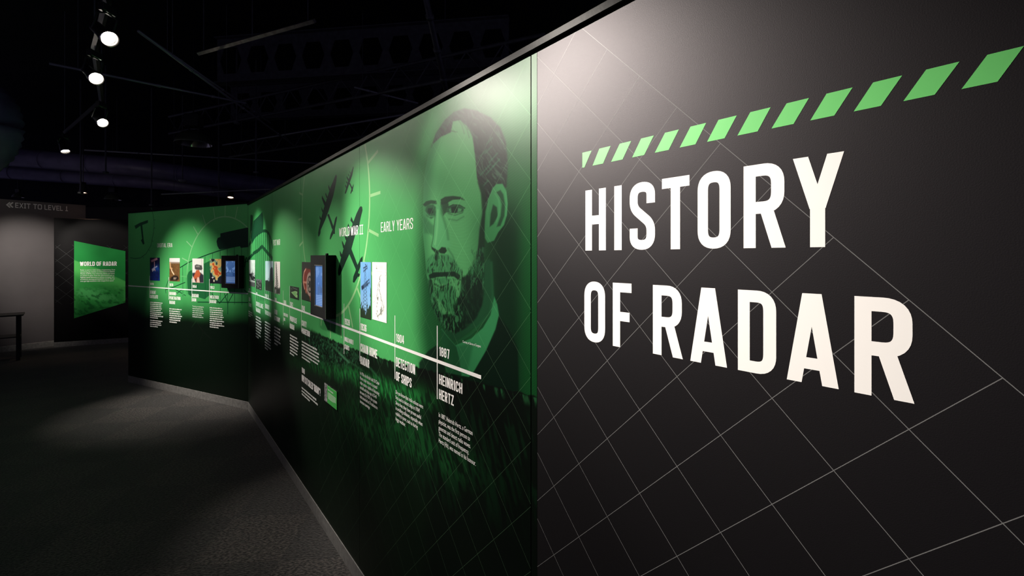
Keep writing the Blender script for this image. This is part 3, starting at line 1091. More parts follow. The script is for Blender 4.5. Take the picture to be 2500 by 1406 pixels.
# ------------------------------------------------------------------ timeline rule and date ticks
def hline(wall, pa, pb, t):
    a, b = wall.at(*pa), wall.at(*pb)
    return [a, b], t


V, Fs = [], []
sA, hA = WR.at(1174.7, 921)
s_line(V, Fs, [(0.0, hA + .012), (sA, hA)], .0135, .00025)
o = mk('timeline_rule', V, Fs, M_WHITE, wall_r)
V, Fs = [], []
a, b = WB.at(317, 697.6), WB.at(607, 717)
s_line(V, Fs, [(0, a[1]), (BL - .004, b[1])], .0135, .00025)
mk('timeline_rule', V, Fs, M_WHITE, wall_b)
for x, y0, y1 in [(691.7, 709, 793), (707.3, 698, 800), (735.6, 690, 810), (840, 741, 864), (878.6, 753, 882), (964.3, 770, 925), (1067.6, 795, 974), (669.5, 690, 780), (647, 700, 766), (624.5, 690, 757)]:
    s, h1 = WR.at(x, y0)
    _, h0 = WR.at(x, y1)
    V, Fs = [], []
    s_line(V, Fs, [(s, h0), (s, h1)], .0058, .0003)
    mk('date_tick', V, Fs, M_WHITE if x > 800 else M_WHITE2, wall_r)
for x, y0, y1 in [(365.3, 673, 727), (412.5, 676, 731), (468.6, 680, 736), (511.5, 681, 741)]:
    s, h1 = WB.at(x, y0)
    _, h0 = WB.at(x, y1)
    V, Fs = [], []
    s_line(V, Fs, [(s, h0), (s, h1)], .008, .0003)
    mk('date_tick', V, Fs, M_WHITE2, wall_b)

# ------------------------------------------------------------------ headings
HEAD = [  # text, x0, ytop, ybot, x1
    ('1887', 1072, 845.5, 868, 1097.5), ('HEINRICH', 1072, 913, 937, 1129), ('HERTZ', 1072, 949, 973.5, 1108),
    ('1904', 967, 813.5, 833.5, 986.5), ('DETECTION', 967, 871, 894, 1013.6), ('OF SHIPS', 967, 906, 928, 1005),
    ('1936', 880.3, 788.5, 805.5, 894.8), ('CHAIN HOME', 880.3, 837.5, 857.5, 921), ('RADAR', 880.3, 868.5, 888, 901.8),
    ('1939', 841.5, 776.5, 791.5, 854), ('WORLD WAR II', 841.5, 821.5, 832.5, 862.5), ('STARTS', 841.5, 840, 851, 852.8),
    ('1940', 737, 745, 757.5, 744.3), ('CAVITY', 737, 781, 794.5, 748.6), ('MAGNETRON', 737, 799.5, 813, 756.4),
    ('1943', 708.3, 736.3, 747, 715), ('MONOPULSE', 708.3, 770.5, 783, 724.7), ('RADAR', 708.3, 789, 801, 718.6),
    ('1945', 692.8, 732, 742, 699), ('WORLD WAR II', 692.8, 763, 770.5, 703), ('ENDS', 692.8, 775, 782, 696.4),
    ('1946', 670.3, 726, 735.5, 675.5), ('RADAR', 670.3, 754.5, 766, 677), ('ASTRONOMY', 670.3, 770, 781, 683.5),
    ('1947-91', 647.6, 717, 724.5, 656.3), ('RADAR IN', 647.6, 741, 752, 657.3), ('THE COLD WAR', 647.6, 757, 767, 661.8),
    ('1951', 625.2, 713, 719.5, 629), ('SURVEILLANCE', 625.2, 735.5, 746, 642.6), ('RADAR', 625.2, 750, 760, 635.8),
    ('1952', 607.8, 703, 709, 611.2), ('DEW', 607.8, 725, 734.5, 611.4), ('LINE', 607.8, 739, 747, 614.2),
    ('1940', 736.8, 896, 908.8, 744), ('WHY IS IT CALLED "RADAR"?', 736.8, 913.5, 929.5, 782.5)]
for txt, x0, yt, yb, x1 in HEAD:
    px_text('heading', WR, txt, x0, yt, yb, x1, M_WHITE if x0 > 730 else M_WHITE2, wall_r, t=.15 if x0 > 900 else .165)
for txt, x0, yt, yb, x1 in [('EARLY YEARS', 930, 543, 567, 1008.5), ('WORLD WAR II', 828, 557, 578, 886.5), ('POST WAR', 667, 586, 599.5, 684)]:
    px_text('era_heading', WR, txt, x0, yt, yb, x1, M_WHITE, wall_r, t=.10, serif=(txt == 'WORLD WAR II'))
for txt, x0, yt, yb, x1 in [('1978', 366.6, 690, 695.5, 375), ('SEASAT', 366.6, 709, 716.8, 380.7), ('SATELLITE', 366.6, 719.6, 727.4, 385.7),
                            ('1970', 413.8, 691.7, 698.3, 422.8), ('GROUND-', 413.8, 712.4, 719.8, 431.4), ('PENETRATING', 413.8, 723, 730.6, 440.8), ('RADAR', 413.8, 733.7, 741.5, 427.5),
                            ('1954', 469.8, 695.6, 702.2, 480), ('RADAR', 469.8, 717, 725, 485), ('GUN', 469.8, 727.7, 735.5, 479),
                            ('1953', 513, 698, 705, 523.4), ('WEATHER', 513, 720.7, 728.6, 534), ('RADAR', 513, 731.6, 739.5, 528)]:
    px_text('heading', WB, txt, x0, yt, yb, x1, M_WHITE2, wall_b, t=.17)
px_text('era_heading', WB, 'DIGITAL ERA', 384, 594, 603.8, 421, M_WHITE2, wall_b, t=.11)

# ------------------------------------------------------------------ paragraphs
body_text('paragraph', WR, ['In 1887, Heinrich Hertz, a German', 'physicist, was the first person to', 'generate and detect radio waves.', 'The standard unit of frequency,', 'Hertz (Hz), was named in his honour.'], 1071, 1006, 1161.5, 15.6, M_WHITE, wall_r)
body_text('paragraph', WR, ['Do you know that radio echoes were', 'first used to detect ships in 1904?', 'Since then, they have proven useful', 'in avoiding collisions, especially when', 'visibility is poor, such as during', 'foggy weather.'], 966, 951.5, 1033, 13.0, M_WHITE, wall_r)
body_text('paragraph', WR, ['In 1936, the British built 20 Chain', 'Home radar stations, a coastal', 'radar system capable of detecting', 'aircraft and ships up to 35-40', 'km away. By 1939, the system', 'had extended to 53 stations to', 'increase coverage.'], 879, 906, 926, 11.4, M_WHITE, wall_r)
body_text('caption', WR, ['Courtesy of Library of Congress'], 1129.5, 830.5, 1174, 8, M_WHITE2, wall_r)
for a in [(736.8, 831, 780, 873, 6), (736.8, 943.5, 778, 963, 3), (707.8, 815, 729, 863, 7), (669.8, 795, 685.8, 839, 6), (646.8, 783, 661.6, 850, 10), (624.6, 769.6, 638.3, 822, 8), (607, 758, 617, 771, 3)]:
    faint_text('paragraph', WR, *a, M_WHITE2, wall_r, int(a[0]), last=.5)
body_text('paragraph', WB, ['The radar gun was developed to', 'measure the speed of moving', 'vehicles. Since then, it has been', 'widely used by law enforcement', 'agencies to detect vehicles', 'travelling above the speed limit.'], 469.8, 745.5, 497.5, 5.0, M_WHITE2, wall_b)
for a in [(366.6, 736.3, 398, 776, 9), (366.6, 780, 398, 797, 4), (413.6, 752, 444, 787, 7), (512.3, 749.6, 548, 799, 10)]:
    faint_text('paragraph', WB, *a, M_WHITE2, wall_b, int(a[0] + a[1]), last=.6)

# ------------------------------------------------------------------ silhouettes and dials in the print
def zc(x, y):
    return 720 + x / 6.39, 340 + y / 6.39


def zd(x, y):
    return 720 + x / 6.39, 560 + y / 6.39


def ze(x, y):
    return 580 + x / 3.515, 400 + y / 3.515


def zf(x, y):
    return 420 + x / 6.39, 480 + y / 6.39


def zg(x, y):
    return 580 + x / 10.04, 460 + y / 10.04


def zh(x, y):
    return 300 + x / 3.515, 480 + y / 3.515


def bomber(name, wings, fus, tail, noses, lab):
    o = px_poly(name, WR, [wings, fus, tail] + noses, M_SILH, wall_r, .00016)
    o['label'] = lab
    return o


# large lower bomber
w1 = [zc(1030, 1042), zc(1050, 1055), zc(1056, 1110), zc(1030, 1210), zd(985, 20), zd(940, 90), zd(880, 310), zd(850, 385), zd(800, 490), zd(715, 690), zd(690, 728), zd(672, 700), zd(672, 640), zd(690, 560), zd(720, 440), zd(750, 330), zd(790, 200), zd(830, 100), zc(900, 1320), zc(960, 1160), zc(1005, 1065)]
f1 = [zd(840, 330), zd(880, 300), zd(985, 575), zd(955, 640), zd(940, 600), zd(850, 385)]
t1 = [zd(1058, 415), zd(1055, 480), zd(1030, 560), zd(985, 680), zd(1020, 700), zd(1008, 742), zd(985, 735), zd(925, 832), zd(903, 820), zd(912, 735), zd(945, 650), zd(975, 560), zd(1025, 450)]
eng = [[zd(735, 180), zd(745, 190), zd(775, 255), zd(770, 300), zd(752, 290), zd(735, 215)], [zd(700, 330), zd(720, 365), zd(740, 400), zd(725, 440), zd(705, 410)],
       [zc(880, 1205), zc(890, 1230), zc(915, 1290), zc(905, 1330), zc(885, 1290), zc(865, 1270)], [zc(835, 1310), zc(845, 1350), zc(870, 1400), zc(840, 1440), zc(815, 1370)],
       [zd(770, 90), zd(830, 130), zd(810, 190), zd(790, 160)]]
bomber('bomber_silhouette', w1, f1, t1, eng, 'large dark bomber silhouette below the era heading')
w2 = [zc(640, 548), zc(655, 575), zc(645, 660), zc(600, 880), zc(525, 1120), zc(480, 1240), zc(400, 1420), zd(400, 60), zd(375, 115), zd(362, 100), zd(362, 50), zc(372, 1400), zc(400, 1270), zc(450, 1080), zc(500, 920), zc(560, 740)]
f2 = [zc(505, 1180), zc(530, 1160), zc(600, 1350), zd(600, 10), zc(575, 1390), zc(540, 1280)]
t2_ = [zc(655, 1195), zc(658, 1230), zc(625, 1400), zd(625, 70), zd(600, 70), zd(552, 162), zd(542, 145), zd(555, 80), zc(590, 1400), zc(630, 1230)]
eng2 = [[zc(523, 705), zc(545, 760), zc(555, 800), zc(535, 800), zc(522, 750)], [zc(480, 830), zc(500, 880), zc(510, 920), zc(490, 910), zc(475, 860)], [zc(425, 875), zc(440, 910), zc(490, 1000), zc(470, 1060), zc(440, 980), zc(418, 920)], [zc(412, 1050), zc(440, 1110), zc(440, 1160), zc(418, 1110)], [zc(385, 1185), zc(415, 1240), zc(415, 1280), zc(385, 1240)]]
bomber('bomber_silhouette', w2, f2, t2_, eng2, 'mid-sized dark bomber silhouette flying at left')
w3 = [zc(910, 420), zc(916, 440), zc(895, 560), zc(850, 690), zc(800, 835), zc(785, 855), zc(778, 840), zc(800, 760), zc(830, 640), zc(870, 540)]
f3 = [zc(845, 690), zc(860, 680), zc(895, 750), zc(885, 780)]
t3 = [zc(918, 690), zc(915, 730), zc(903, 790), zc(905, 815), zc(893, 812), zc(872, 855), zc(865, 840), zc(885, 770)]
eng3 = [[zc(857, 490), zc(870, 525), zc(866, 545), zc(853, 510)], [zc(838, 530), zc(850, 565), zc(845, 590), zc(833, 555)], [zc(812, 570), zc(838, 620), zc(828, 650), zc(808, 600)], [zc(802, 648), zc(818, 672), zc(812, 700), zc(800, 670)], [zc(790, 700), zc(805, 740), zc(798, 765), zc(786, 725)]]
bomber('bomber_silhouette', w3, f3, t3, eng3, 'smallest dark bomber silhouette near the wall top')

# dial ring on the long wall (a true circle on the wall plane)
DC = (WR.at(804.8, 515)[0], WR.at(804.8, 515)[1])
sL, _ = WR.at(737.6, 515)
sR, _ = WR.at(902.6, 515)
DC = ((sL + sR) / 2, 1.8 + 0.268 * 1265.7 / F)
DR = (sR - sL) / 2


def ring(cx, cy, r, a0, a1, t, n=90):
    pts = [(cx + r * math.cos(a0 + (a1 - a0) * k / n), cy + r * math.sin(a0 + (a1 - a0) * k / n)) for k in range(n + 1)]
    return pts, t


V, Fs = [], []
top_a = math.asin(min(1, (TOP_R - .006 - DC[1]) / DR))
pts, t = ring(DC[0], DC[1], DR, math.pi - top_a, 2 * math.pi + top_a, .017)
s_line(V, Fs, pts, t, .0002)
for k in range(0, 24):
    a = k * math.pi / 12 + .02
    if DC[1] + DR * 1.2 * math.sin(a) < TOP_R - .01 and not (math.pi * 1.15 < a < math.pi * 1.35 and False):
        e = 1.21 if math.cos(a) > -.2 else 1.16
        s_line(V, Fs, [(DC[0] + DR * math.cos(a), DC[1] + DR * math.sin(a)), (DC[0] + DR * e * math.cos(a), DC[1] + DR * e * math.sin(a))], .016, .0002)
o = mk('dial_ring', V, Fs, M_CIRC, wall_r)
o['label'] = 'large pale green dial ring with tick marks'

# dial ring on the bent wall, running round the corner
c0, h0 = WB.at(546, 684)
_, htop = WB.at(546, 529)
RB = htop - h0
V, Fs = [], []
amax = math.acos(min(1, (BL - .003 - c0) / RB)) if BL - .003 - c0 < RB else 0
pts, t = ring(c0, h0, RB, amax, 2 * math.pi * .70, .016, 160)
s_line(V, Fs, pts, t, .0002)
for k in range(24):
    a = math.radians(88 + 15 * k)
    p, q = (c0 + RB * math.cos(a), h0 + RB * math.sin(a)), (c0 + RB * 1.19 * math.cos(a), h0 + RB * 1.19 * math.sin(a))
    if q[0] < BL - .01 and a < math.pi * 2 * .70 or math.radians(360) < a < math.radians(460) and q[0] < BL - .01:
        s_line(V, Fs, [p, q], .015, .0002)
VA = np.array(V)
o = mk('dial_ring', V, Fs, M_PRINT, wall_b, cols=np.clip(paint_back(VA[:, 0], VA[:, 2]) * 1.0 + np.array((.13, .10, .11)) * (.012 + .988 * sstep(1.45, 1.75, VA[:, 2]))[:, None], 0, 1))
px_lines('dial_ring', WR, [([zg(280, 1010), zg(310, 1150), zg(335, 1290), zg(350, 1400), zf(1255, 900)], .012), ([zg(320, 1140), zg(345, 1040)], .012)], M_CIRC, wall_r, .0002)
# small dial at the far left with a faint satellite
px_lines('dial_ring', WB, [([(369.5, 507), (374, 525), (376.3, 545), (375, 567), (368.5, 599), (357, 619), (343, 629.5), (330, 631), (318, 629)], .011)] +
         [([p, q], .009) for p, q in [((376.4, 537), (379.5, 536.5)), ((375.8, 556), (379, 557)), ((371, 587), (374, 590)), ((363, 609), (365.5, 613)), ((349, 626), (350.5, 631))]], M_SILH2, wall_b, .0002)
px_poly('satellite_silhouette', WB, [[zh(100, 250), zh(145, 225), zh(215, 200), zh(215, 225), zh(150, 250), zh(110, 278)], [zh(150, 245), zh(166, 245), zh(178, 360), zh(165, 365)],
                                     [zh(155, 375), zh(175, 350), zh(186, 405), zh(172, 412)]], M_SILH3, wall_b, .00018)
# large scanning antenna, printed across the corner
px_poly('antenna_silhouette', WB, [[zf(755, 575), zf(900, 540), zf(1180, 480), zf(1206, 520), zf(1206, 785), zf(1075, 800), zf(1055, 768), zf(760, 822), zf(735, 820), zf(708, 770), zf(695, 700), zf(712, 645), zf(755, 628)]], M_SILH, wall_b, .00022)['label'] = 'dark radar feed box silhouette'
px_poly('antenna_silhouette', WB, [[zh(548, 830), zh(543, 700), zh(565, 645), zh(600, 625), zh(695, 640), zh(695, 575), zh(750, 548), zh(752, 840), zh(700, 880), zh(640, 860), zh(580, 850)]], M_SILH2, wall_b, .00014)
lw = .010
lines = [([zf(125, 1108), zf(250, 1030), zf(400, 965), zf(570, 898), zf(745, 840), zf(900, 798), zf(1060, 765)], .013)]
for x, y0, y1 in [(165, 1085, 1560), (280, 1015, 1560), (395, 965, 1580), (515, 920, 1600), (632, 875, 1620), (750, 838, 1640), (862, 808, 1660), (972, 785, 1680), (1085, 795, 1690), (1190, 780, 1690)]:
    lines.append(([zf(x, y0), zf(x + 5, y1)], .008))
lines += [([zh(365, 800), zh(450, 770), zh(535, 735)], .012), ([zh(370, 830), zh(365, 790), zh(385, 730), zh(400, 700)], .010), ([zh(440, 790), zh(540, 850)], .010), ([zh(450, 840), zh(520, 790)], .010),
          ([zh(760, 830), zh(830, 915), zh(900, 830)], .012), ([zh(870, 830), zh(900, 915), zh(945, 835)], .012), ([zh(640, 905), zh(1075, 908)], .012), ([zh(900, 915), zh(900, 1010)], .012), ([zh(1040, 800), zh(1075, 830)], .012),
          ([zf(1160, 945), zf(1130, 1100)], .016), ([zf(1165, 945), zf(1205, 1080)], .016), ([zf(1130, 1030), zf(1200, 990)], .012)]
px_lines('antenna_frame', WB, lines, M_SILH3, wall_b, .00018)
px_poly('antenna_silhouette', WR, [[zg(315, 655), zg(345, 640), zg(372, 665), zg(378, 780), zg(372, 930), zg(360, 1080), zg(315, 1150)],
                                   [zg(392, 800), zg(500, 690), zg(608, 575), zg(628, 690), zg(636, 830), zg(628, 1000), zg(600, 1045), zg(430, 1180), zg(345, 1340), zg(318, 1200), zg(360, 1000)]], M_SILH3, wall_r, .00016)['label'] = 'dark radar reflector silhouette at the corner'
lines = [([zg(345, 1340), zg(430, 1180), zg(520, 1100), zg(620, 1040), zg(700, 1042), zg(770, 1110), zg(815, 1220), zg(845, 1340), zg(860, 1480)], .030)]
for x, y0 in [(450, 1175), (498, 1125), (546, 1085), (592, 1055), (638, 1040), (682, 1040), (728, 1065), (778, 1130), (822, 1240)]:
    lines.append(([zg(x, y0), zg(x + 6, 2750)], .022))
lines += [([ze(95, 815), ze(140, 765), ze(175, 745), ze(210, 708), ze(250, 755), ze(300, 815)], .040), ([ze(95, 700), ze(135, 640)], .04), ([ze(60, 870), ze(95, 810)], .03)]
px_lines('antenna_frame', WR, lines, M_SILH3, wall_r, .00013)


# ------------------------------------------------------------------ photo prints on the walls
def photo(wall, name, box, paint, label, nx=64, ny=120, off=.0012, aspect=None):
    (x0, y0, x1, y1) = box
    s0, h1 = wall.at(x0, y0)
    s1, _ = wall.at(x1, y0)
    _, h0 = wall.at(x0, y1)
    u, v = np.meshgrid(np.linspace(0, 1, nx), np.linspace(0, 1, ny))
    U, Vv = u.ravel(), 1 - v.ravel()
    c = Canvas(U * 100, Vv * 100 * 1.0, (0.5, 0.5, 0.5))
    paint(c, U, Vv)
    M = wall.M @ Matrix.Translation((s0, -off, h0))
    S, H = np.linspace(0, s1 - s0, nx), np.linspace(0, h1 - h0, ny)
    o = grid_mesh(name, S, H, lambda a, b: c.C, M_PHOTO, None, off - .0004)
    o.matrix_world = M
    return tag(o, label, 'photo', 'photo prints along the timeline')


def grey(v):
    return (v, v, v)


def p_seasat(c, u, v):
    c.all((0.002, 0.005, 0.03), 1)
    n = fbm(u * 5, v * 7, 4, 2)
    c.all((0.005, 0.03, 0.22), np.clip(sstep(.35, .55, v) * (n * 1.1), 0, 1))
    c.all((0.01, 0.09, 0.45), np.exp(-(((u - .6) / .3) ** 2 + ((v - .46) / .13) ** 2)) * .9 * (.4 + n))
    c.line([(45, 20), (48, 45), (52, 55)], 7, (.6, .35, .4), 1, 2)
    c.poly([(10, 12), (70, 0), (78, 8), (18, 20)], (.45, .22, .28), 1, 2)
    c.poly([(18, 50), (45, 42), (50, 52), (25, 62)], (.6, .6, .75), 1, 2)
    c.line([(40, 45), (72, 38)], 6, (.4, .5, .8), 1, 2)


def p_gpr(c, u, v):
    n = fbm(u * 8, v * 22, 4, 6)
    c.all((0.14, 0.07, 0.022), 1)
    c.C *= (.5 + n)[:, None]
    c.all((.72, .70, .68), sstep(.20, .15, v))
    c.all((.3, .25, .2), np.exp(-((v - .2) / .03) ** 2) * .8)
    c.poly([(0, 18), (12, 18), (16, 40), (30, 45), (22, 52), (4, 44)], (.55, .33, .16), 1, 2)
    c.line([(20, 52), (32, 62), (44, 70)], 7, (.75, .55, .35), 1, 2)
    c.poly([(20, 82), (45, 74), (80, 76), (92, 90), (70, 98), (10, 98), (8, 90)], (.008, .007, .006), .95, 4)
    c.poly([(40, 84), (70, 84), (60, 92), (40, 92)], (.4, .3, .22), .6, 3)


def p_gun(c, u, v):
    c.all((.62, .64, .6), 1)
    c.line([(82, 0), (82, 60)], 3, (.4, .42, .4), 1, 1)
    c.line([(15, 10), (18, 60)], 2, (.5, .5, .5), 1, 1)
    c.poly([(0, 60), (30, 58), (50, 50), (75, 58), (100, 68), (100, 100), (0, 100)], (.02, .02, .03), 1, 3)
    c.poly([(35, 48), (60, 46), (72, 64), (62, 78), (68, 100), (35, 100), (36, 80), (20, 88), (8, 82)], (.42, .09, .03), 1, 3)
    c.poly([(0, 72), (12, 80), (22, 90), (30, 100), (0, 100)], (.65, .55, .5), 1, 3)
    c.poly([(45, 78), (60, 78), (66, 100), (38, 100)], (.6, .42, .34), 1, 3)
    c.poly([(22, 28), (38, 24), (84, 28), (90, 42), (82, 48), (30, 46), (22, 42)], (.05, .05, .048), 1, 2)
    c.poly([(30, 30), (60, 28), (70, 36), (34, 36)], (.22, .22, .2), .8, 2)


def p_weather(c, u, v):
    n = fbm(u * 3.5 + 2, v * 5, 4, 3)
    d = u + (v - .5) * .35
    c.all((0.006, 0.008, 0.015), 1)
    q = n + .22 * np.exp(-(((u - .45) / .45) ** 2 + ((v - .42) / .3) ** 2))
    c.all((.16, .30, .20), sstep(.48, .52, q))
    c.all((.62, .40, .12), sstep(.58, .61, q))
    c.all((.50, .07, .015), sstep(.76, .79, q))
    c.all((0.004, 0.004, 0.008), sstep(.72, .78, v) * sstep(.55, .4, u))
    c.poly([(30, 85), (40, 85), (40, 93), (30, 93)], (.7, .65, .5), .9, 2)
    c.line([(16, 76), (32, 76)], 2, (.8, .8, .8), 1, 1)
    c.line([(24, 72), (24, 80)], 2, (.8, .8, .8), 1, 1)


def p_launch(c, u, v):
    c.all((.80, .84, .78), 1)
    c.all(grey(.5), sstep(.35, .6, v) * .5)
    n = fbm(u * 7, v * 14, 4, 71)
    c.all(grey(.02), sstep(.45, .55, v) * sstep(.82, .74, v) * sstep(.45, .55, n))
    c.poly([(20, 62), (50, 48), (60, 40), (70, 60), (95, 66), (70, 78), (30, 76)], grey(.015), .8, 6)
    c.all(grey(.10), sstep(.80, .85, v))
    c.C *= (.75 + .5 * n)[:, None]


def p_array(c, u, v):
    n = fbm(u * 9, v * 8, 4, 90)
    c.all(grey(.03), 1)
    c.all(grey(.30), sstep(.55, .75, n) * .8)
    c.all(grey(.35), sstep(.2, .05, v) * .4)


def p_tower_block(c, u, v):
    c.all((.55, .74, .80), 1)
    c.all((.75, .86, .88), sstep(.0, .6, v) * sstep(.7, .3, u) * .6)
    c.poly([(55, 50), (62, 25), (82, 18), (95, 22), (98, 70), (50, 70)], (.02, .03, .05), 1, 2)
    c.poly([(62, 28), (72, 24), (66, 66), (56, 66)], (.06, .09, .14), .8, 3)
    c.poly([(0, 66), (30, 63), (38, 66), (100, 62), (100, 100), (0, 100)], (.012, .012, .012), 1, 2)
    c.line([(40, 58), (40, 68)], 5, (.01, .01, .01), 1, 1.5)


def p_mast(c, u, v):
    c.all((.82, .78, .74), 1)
    rg = random.Random(5)
    for k in range(14):
        y = 4 + k * 7
        w = 6 + k * 2.2
        c.line([(34 - w * .3, y), (38 + w, y + 7)], 4, grey(.03), .9, 1.5)
        c.line([(36 + w, y), (34 - w * .3, y + 7)], 3, grey(.04), .8, 1.5)
    c.line([(20, 0), (52, 80)], 4, grey(.03), 1, 1.5)
    c.line([(30, 30), (88, 82)], 3, grey(.05), 1, 1.5)
    c.poly([(0, 82), (20, 78), (60, 82), (100, 78), (100, 100), (0, 100)], grey(.015), 1, 4)
    c.poly([(14, 88), (34, 86), (34, 97), (14, 97)], grey(.4), .8, 2)


def p_beam(c, u, v):
    c.all((.006, .008, .007), 1)
    c.poly([(12, 52), (60, 34), (82, 36), (82, 50), (72, 56), (84, 62), (84, 84), (66, 84)], (.30, .55, .22), 1, 2)
    c.poly([(22, 52), (66, 40), (66, 78)], (.16, .42, .12), .9, 2)
    c.line([(30, 12), (80, 18)], 4, (.25, .25, .25), .8, 2)
    c.line([(10, 22), (24, 24)], 4, (.2, .2, .2), .8, 2)


def p_magnetron(c, u, v):
    c.all((.010, .008, .008), 1)
    A = np.hypot((u - 1.02) / .98, (v - .56) / .46)
    d = np.hypot((u - .66) * 1.15, (v - .56) * 1.0)
    red = (.26, .022, .012)
    shell = [(12, 40), (20, 24), (34, 17), (60, 18), (95, 22), (100, 80), (88, 84), (74, 96), (60, 84), (36, 80), (22, 70), (12, 55)]
    c.poly(shell, red, .95, 3)
    n = fbm(u * 6, v * 9, 3, 33)
    c.C *= (.55 + .9 * n)[:, None]
    c.line([(34, 18), (20, 26), (13, 40), (13, 56), (24, 70)], 4, (.85, .42, .3), 1, 1.5)
    c.line([(12, 53), (46, 53)], 5, (.7, .3, .2), .9, 2)
    c.line([(36, 78), (44, 66)], 5, (.7, .3, .2), .9, 2)
    c.line([(74, 95), (74, 80), (92, 86)], 5, (.75, .3, .2), .9, 2)
    c.line([(55, 36), (46, 44)], 6, (.7, .3, .2), .9, 2)
    for r, col in ((.30, (.5, .35, .3)), (.22, (.02, .01, .01)), (.17, (.55, .4, .35)), (.09, (.03, .02, .02))):
        c.all(col, sstep(r + .015, r - .015, d))
    for k in range(8):
        a = k * .785
        c.line([(66 + 6 * math.cos(a), 56 + 6 * math.sin(a)), (66 + 14 * math.cos(a), 56 + 15 * math.sin(a))], 4, (.02, .01, .01), .9, 1.5)


def p_pylon(c, u, v):
    c.all((.13, .33, .62), 1)
    c.all((.25, .48, .72), sstep(.3, .9, v) * .7)
    c.C *= (.92 + .16 * fbm(u * 4, v * 4, 3, 4))[:, None]
    dk = (.008, .02, .05)
    for k in range(13):
        y0, y1 = 8 + k * 6.4, 8 + (k + 1) * 6.4
        w0, w1 = 3 + k * 1.75, 3 + (k + 1) * 1.75
        c.line([(46 - w0, y0), (46 + w1, y1)], 1.1, dk, .8, .6)
        c.line([(46 + w0, y0), (46 - w1, y1)], 1.1, dk, .8, .6)
        c.line([(46 - w0, y0), (46 - w1, y1)], 1.5, dk, .95, .6)
        c.line([(46 + w0, y0), (46 + w1, y1)], 1.5, dk, .95, .6)
    c.poly([(8, 44), (30, 40), (36, 47), (18, 51), (12, 50)], dk, 1, 1.5)
    c.poly([(30, 40), (60, 34), (76, 38), (70, 42), (36, 47)], dk, .75, 1.5)
    for q in [[(56, 36), (84, 30)], [(60, 41), (86, 35)], [(84, 30), (88, 38)], [(70, 33), (74, 42)], [(28, 11), (64, 7)], [(30, 17), (66, 10)], [(64, 4), (66, 12)], [(30, 10), (31, 18)], [(46, 4), (56, 6)]]:
        c.line(q, 2.4, dk, .95, 1)
    n = fbm(u * 10, v * 16, 4, 77)
    c.all((.012, .03, .012), sstep(.5, .58, n * .5 + (v - .82) * 1.6 + np.abs(u - .45) * .55 + .18))
    c.all((.012, .03, .012), sstep(.90, .97, u + (n - .5) * .3) * sstep(.42, .5, v) * sstep(.80, .7, v))


def p_map(c, u, v):
    c.all((.86, .86, .82), 1)
    ink = (.12, .14, .10)
    rg = random.Random(11)
    def wob(pts, w, a=.9):
        out = []
        for (x0, y0), (x1, y1) in zip(pts[:-1], pts[1:]):
            for k in range(4):
                t = k / 4
                out.append((x0 + (x1 - x0) * t + rg.uniform(-2, 2), y0 + (y1 - y0) * t + rg.uniform(-.8, .8)))
        out.append(pts[-1])
        c.line(out, w, ink, a, .8)
    wob([(58, 22), (52, 27), (56, 31), (50, 36), (54, 42), (50, 48), (56, 52), (62, 58), (66, 64), (74, 68), (80, 74), (76, 80), (66, 84), (58, 87), (46, 90), (36, 93)], 1.8)
    wob([(46, 34), (40, 40), (42, 46), (36, 52), (34, 58), (38, 63), (44, 60)], 1.6)
    wob([(76, 60), (86, 70), (84, 78), (70, 86), (60, 90)], 1.0, .6)
    wob([(10, 58), (4, 64), (8, 70), (18, 68), (22, 62), (14, 57)], 1.0, .6)
    wob([(28, 88), (38, 92), (44, 97)], 1.4)
    wob([(60, 62), (66, 74), (62, 80)], 1.2)
    wob([(92, 10), (95, 18), (92, 28)], 1.2)
    for x, y, s in [(40, 62, 5), (62, 83, 7), (66, 78, 4), (50, 39, 4), (54, 28, 3), (36, 70, 3), (33, 76, 2.5), (36, 84, 3), (64, 22, 2)]:
        c.poly([(x - s, y - s * .5), (x + s, y - s * .7), (x + s * .8, y + s * .8), (x - s * .7, y + s * .6)], ink, .75, 1.5)
    for y in (6.5, 8.5, 11):
        c.line([(28, y), (36, y)], 1.2, (.3, .3, .3), .8, .6)
        c.line([(42, y), (74, y)], 1.1, (.45, .45, .45), .7, .6)
    c.line([(30, 15.5), (70, 16)], 1.1, (.45, .45, .45), .7, .6)
    c.poly([(28, 9.8), (36, 9.8), (36, 11.6), (28, 11.6)], ink, .9, .8)


photo(WB, 'photo_print', (366.4, 629, 390.3, 684.5), p_seasat, 'photo print of a satellite above blue Earth, leftmost on the wall')
photo(WB, 'photo_print', (413.8, 630, 439.2, 686), p_gpr, 'photo print of a brown field being surveyed with ground equipment')
photo(WB, 'photo_print', (469.9, 631, 497.2, 689.5), p_gun, 'photo print of orange-sleeved hands raising a grey radar gun')
photo(WB, 'photo_print', (512.5, 632, 541.8, 691.5), p_weather, 'photo print of a yellow and red weather radar map')
photo(WR, 'photo_print', (608.3, 634.3, 623, 697), p_launch, 'black and white photo print nearest the wall bend')
photo(WR, 'photo_print', (625.8, 680.5, 638.8, 704.5), p_array, 'small low dark grey photo print near the bend')
photo(WR, 'photo_print', (648, 637, 667.6, 709), p_tower_block, 'photo print of a dark slab tower against pale sky')
photo(WR, 'photo_print', (670, 638.3, 684.2, 715.5), p_mast, 'photo print of a lattice mast against a pale sky')
photo(WR, 'photo_print', (708.5, 697.5, 730.2, 726.5), p_beam, 'small black print with a pale green beam diagram')
photo(WR, 'photo_print', (737.4, 639.3, 767, 731), p_magnetron, 'photo print of a red copper magnetron with finned core', nx=50, ny=90)
photo(WR, 'photo_print', (880.6, 639.5, 906.2, 773.5), p_pylon, 'photo print of a lattice pylon against blue sky', nx=90, ny=190)
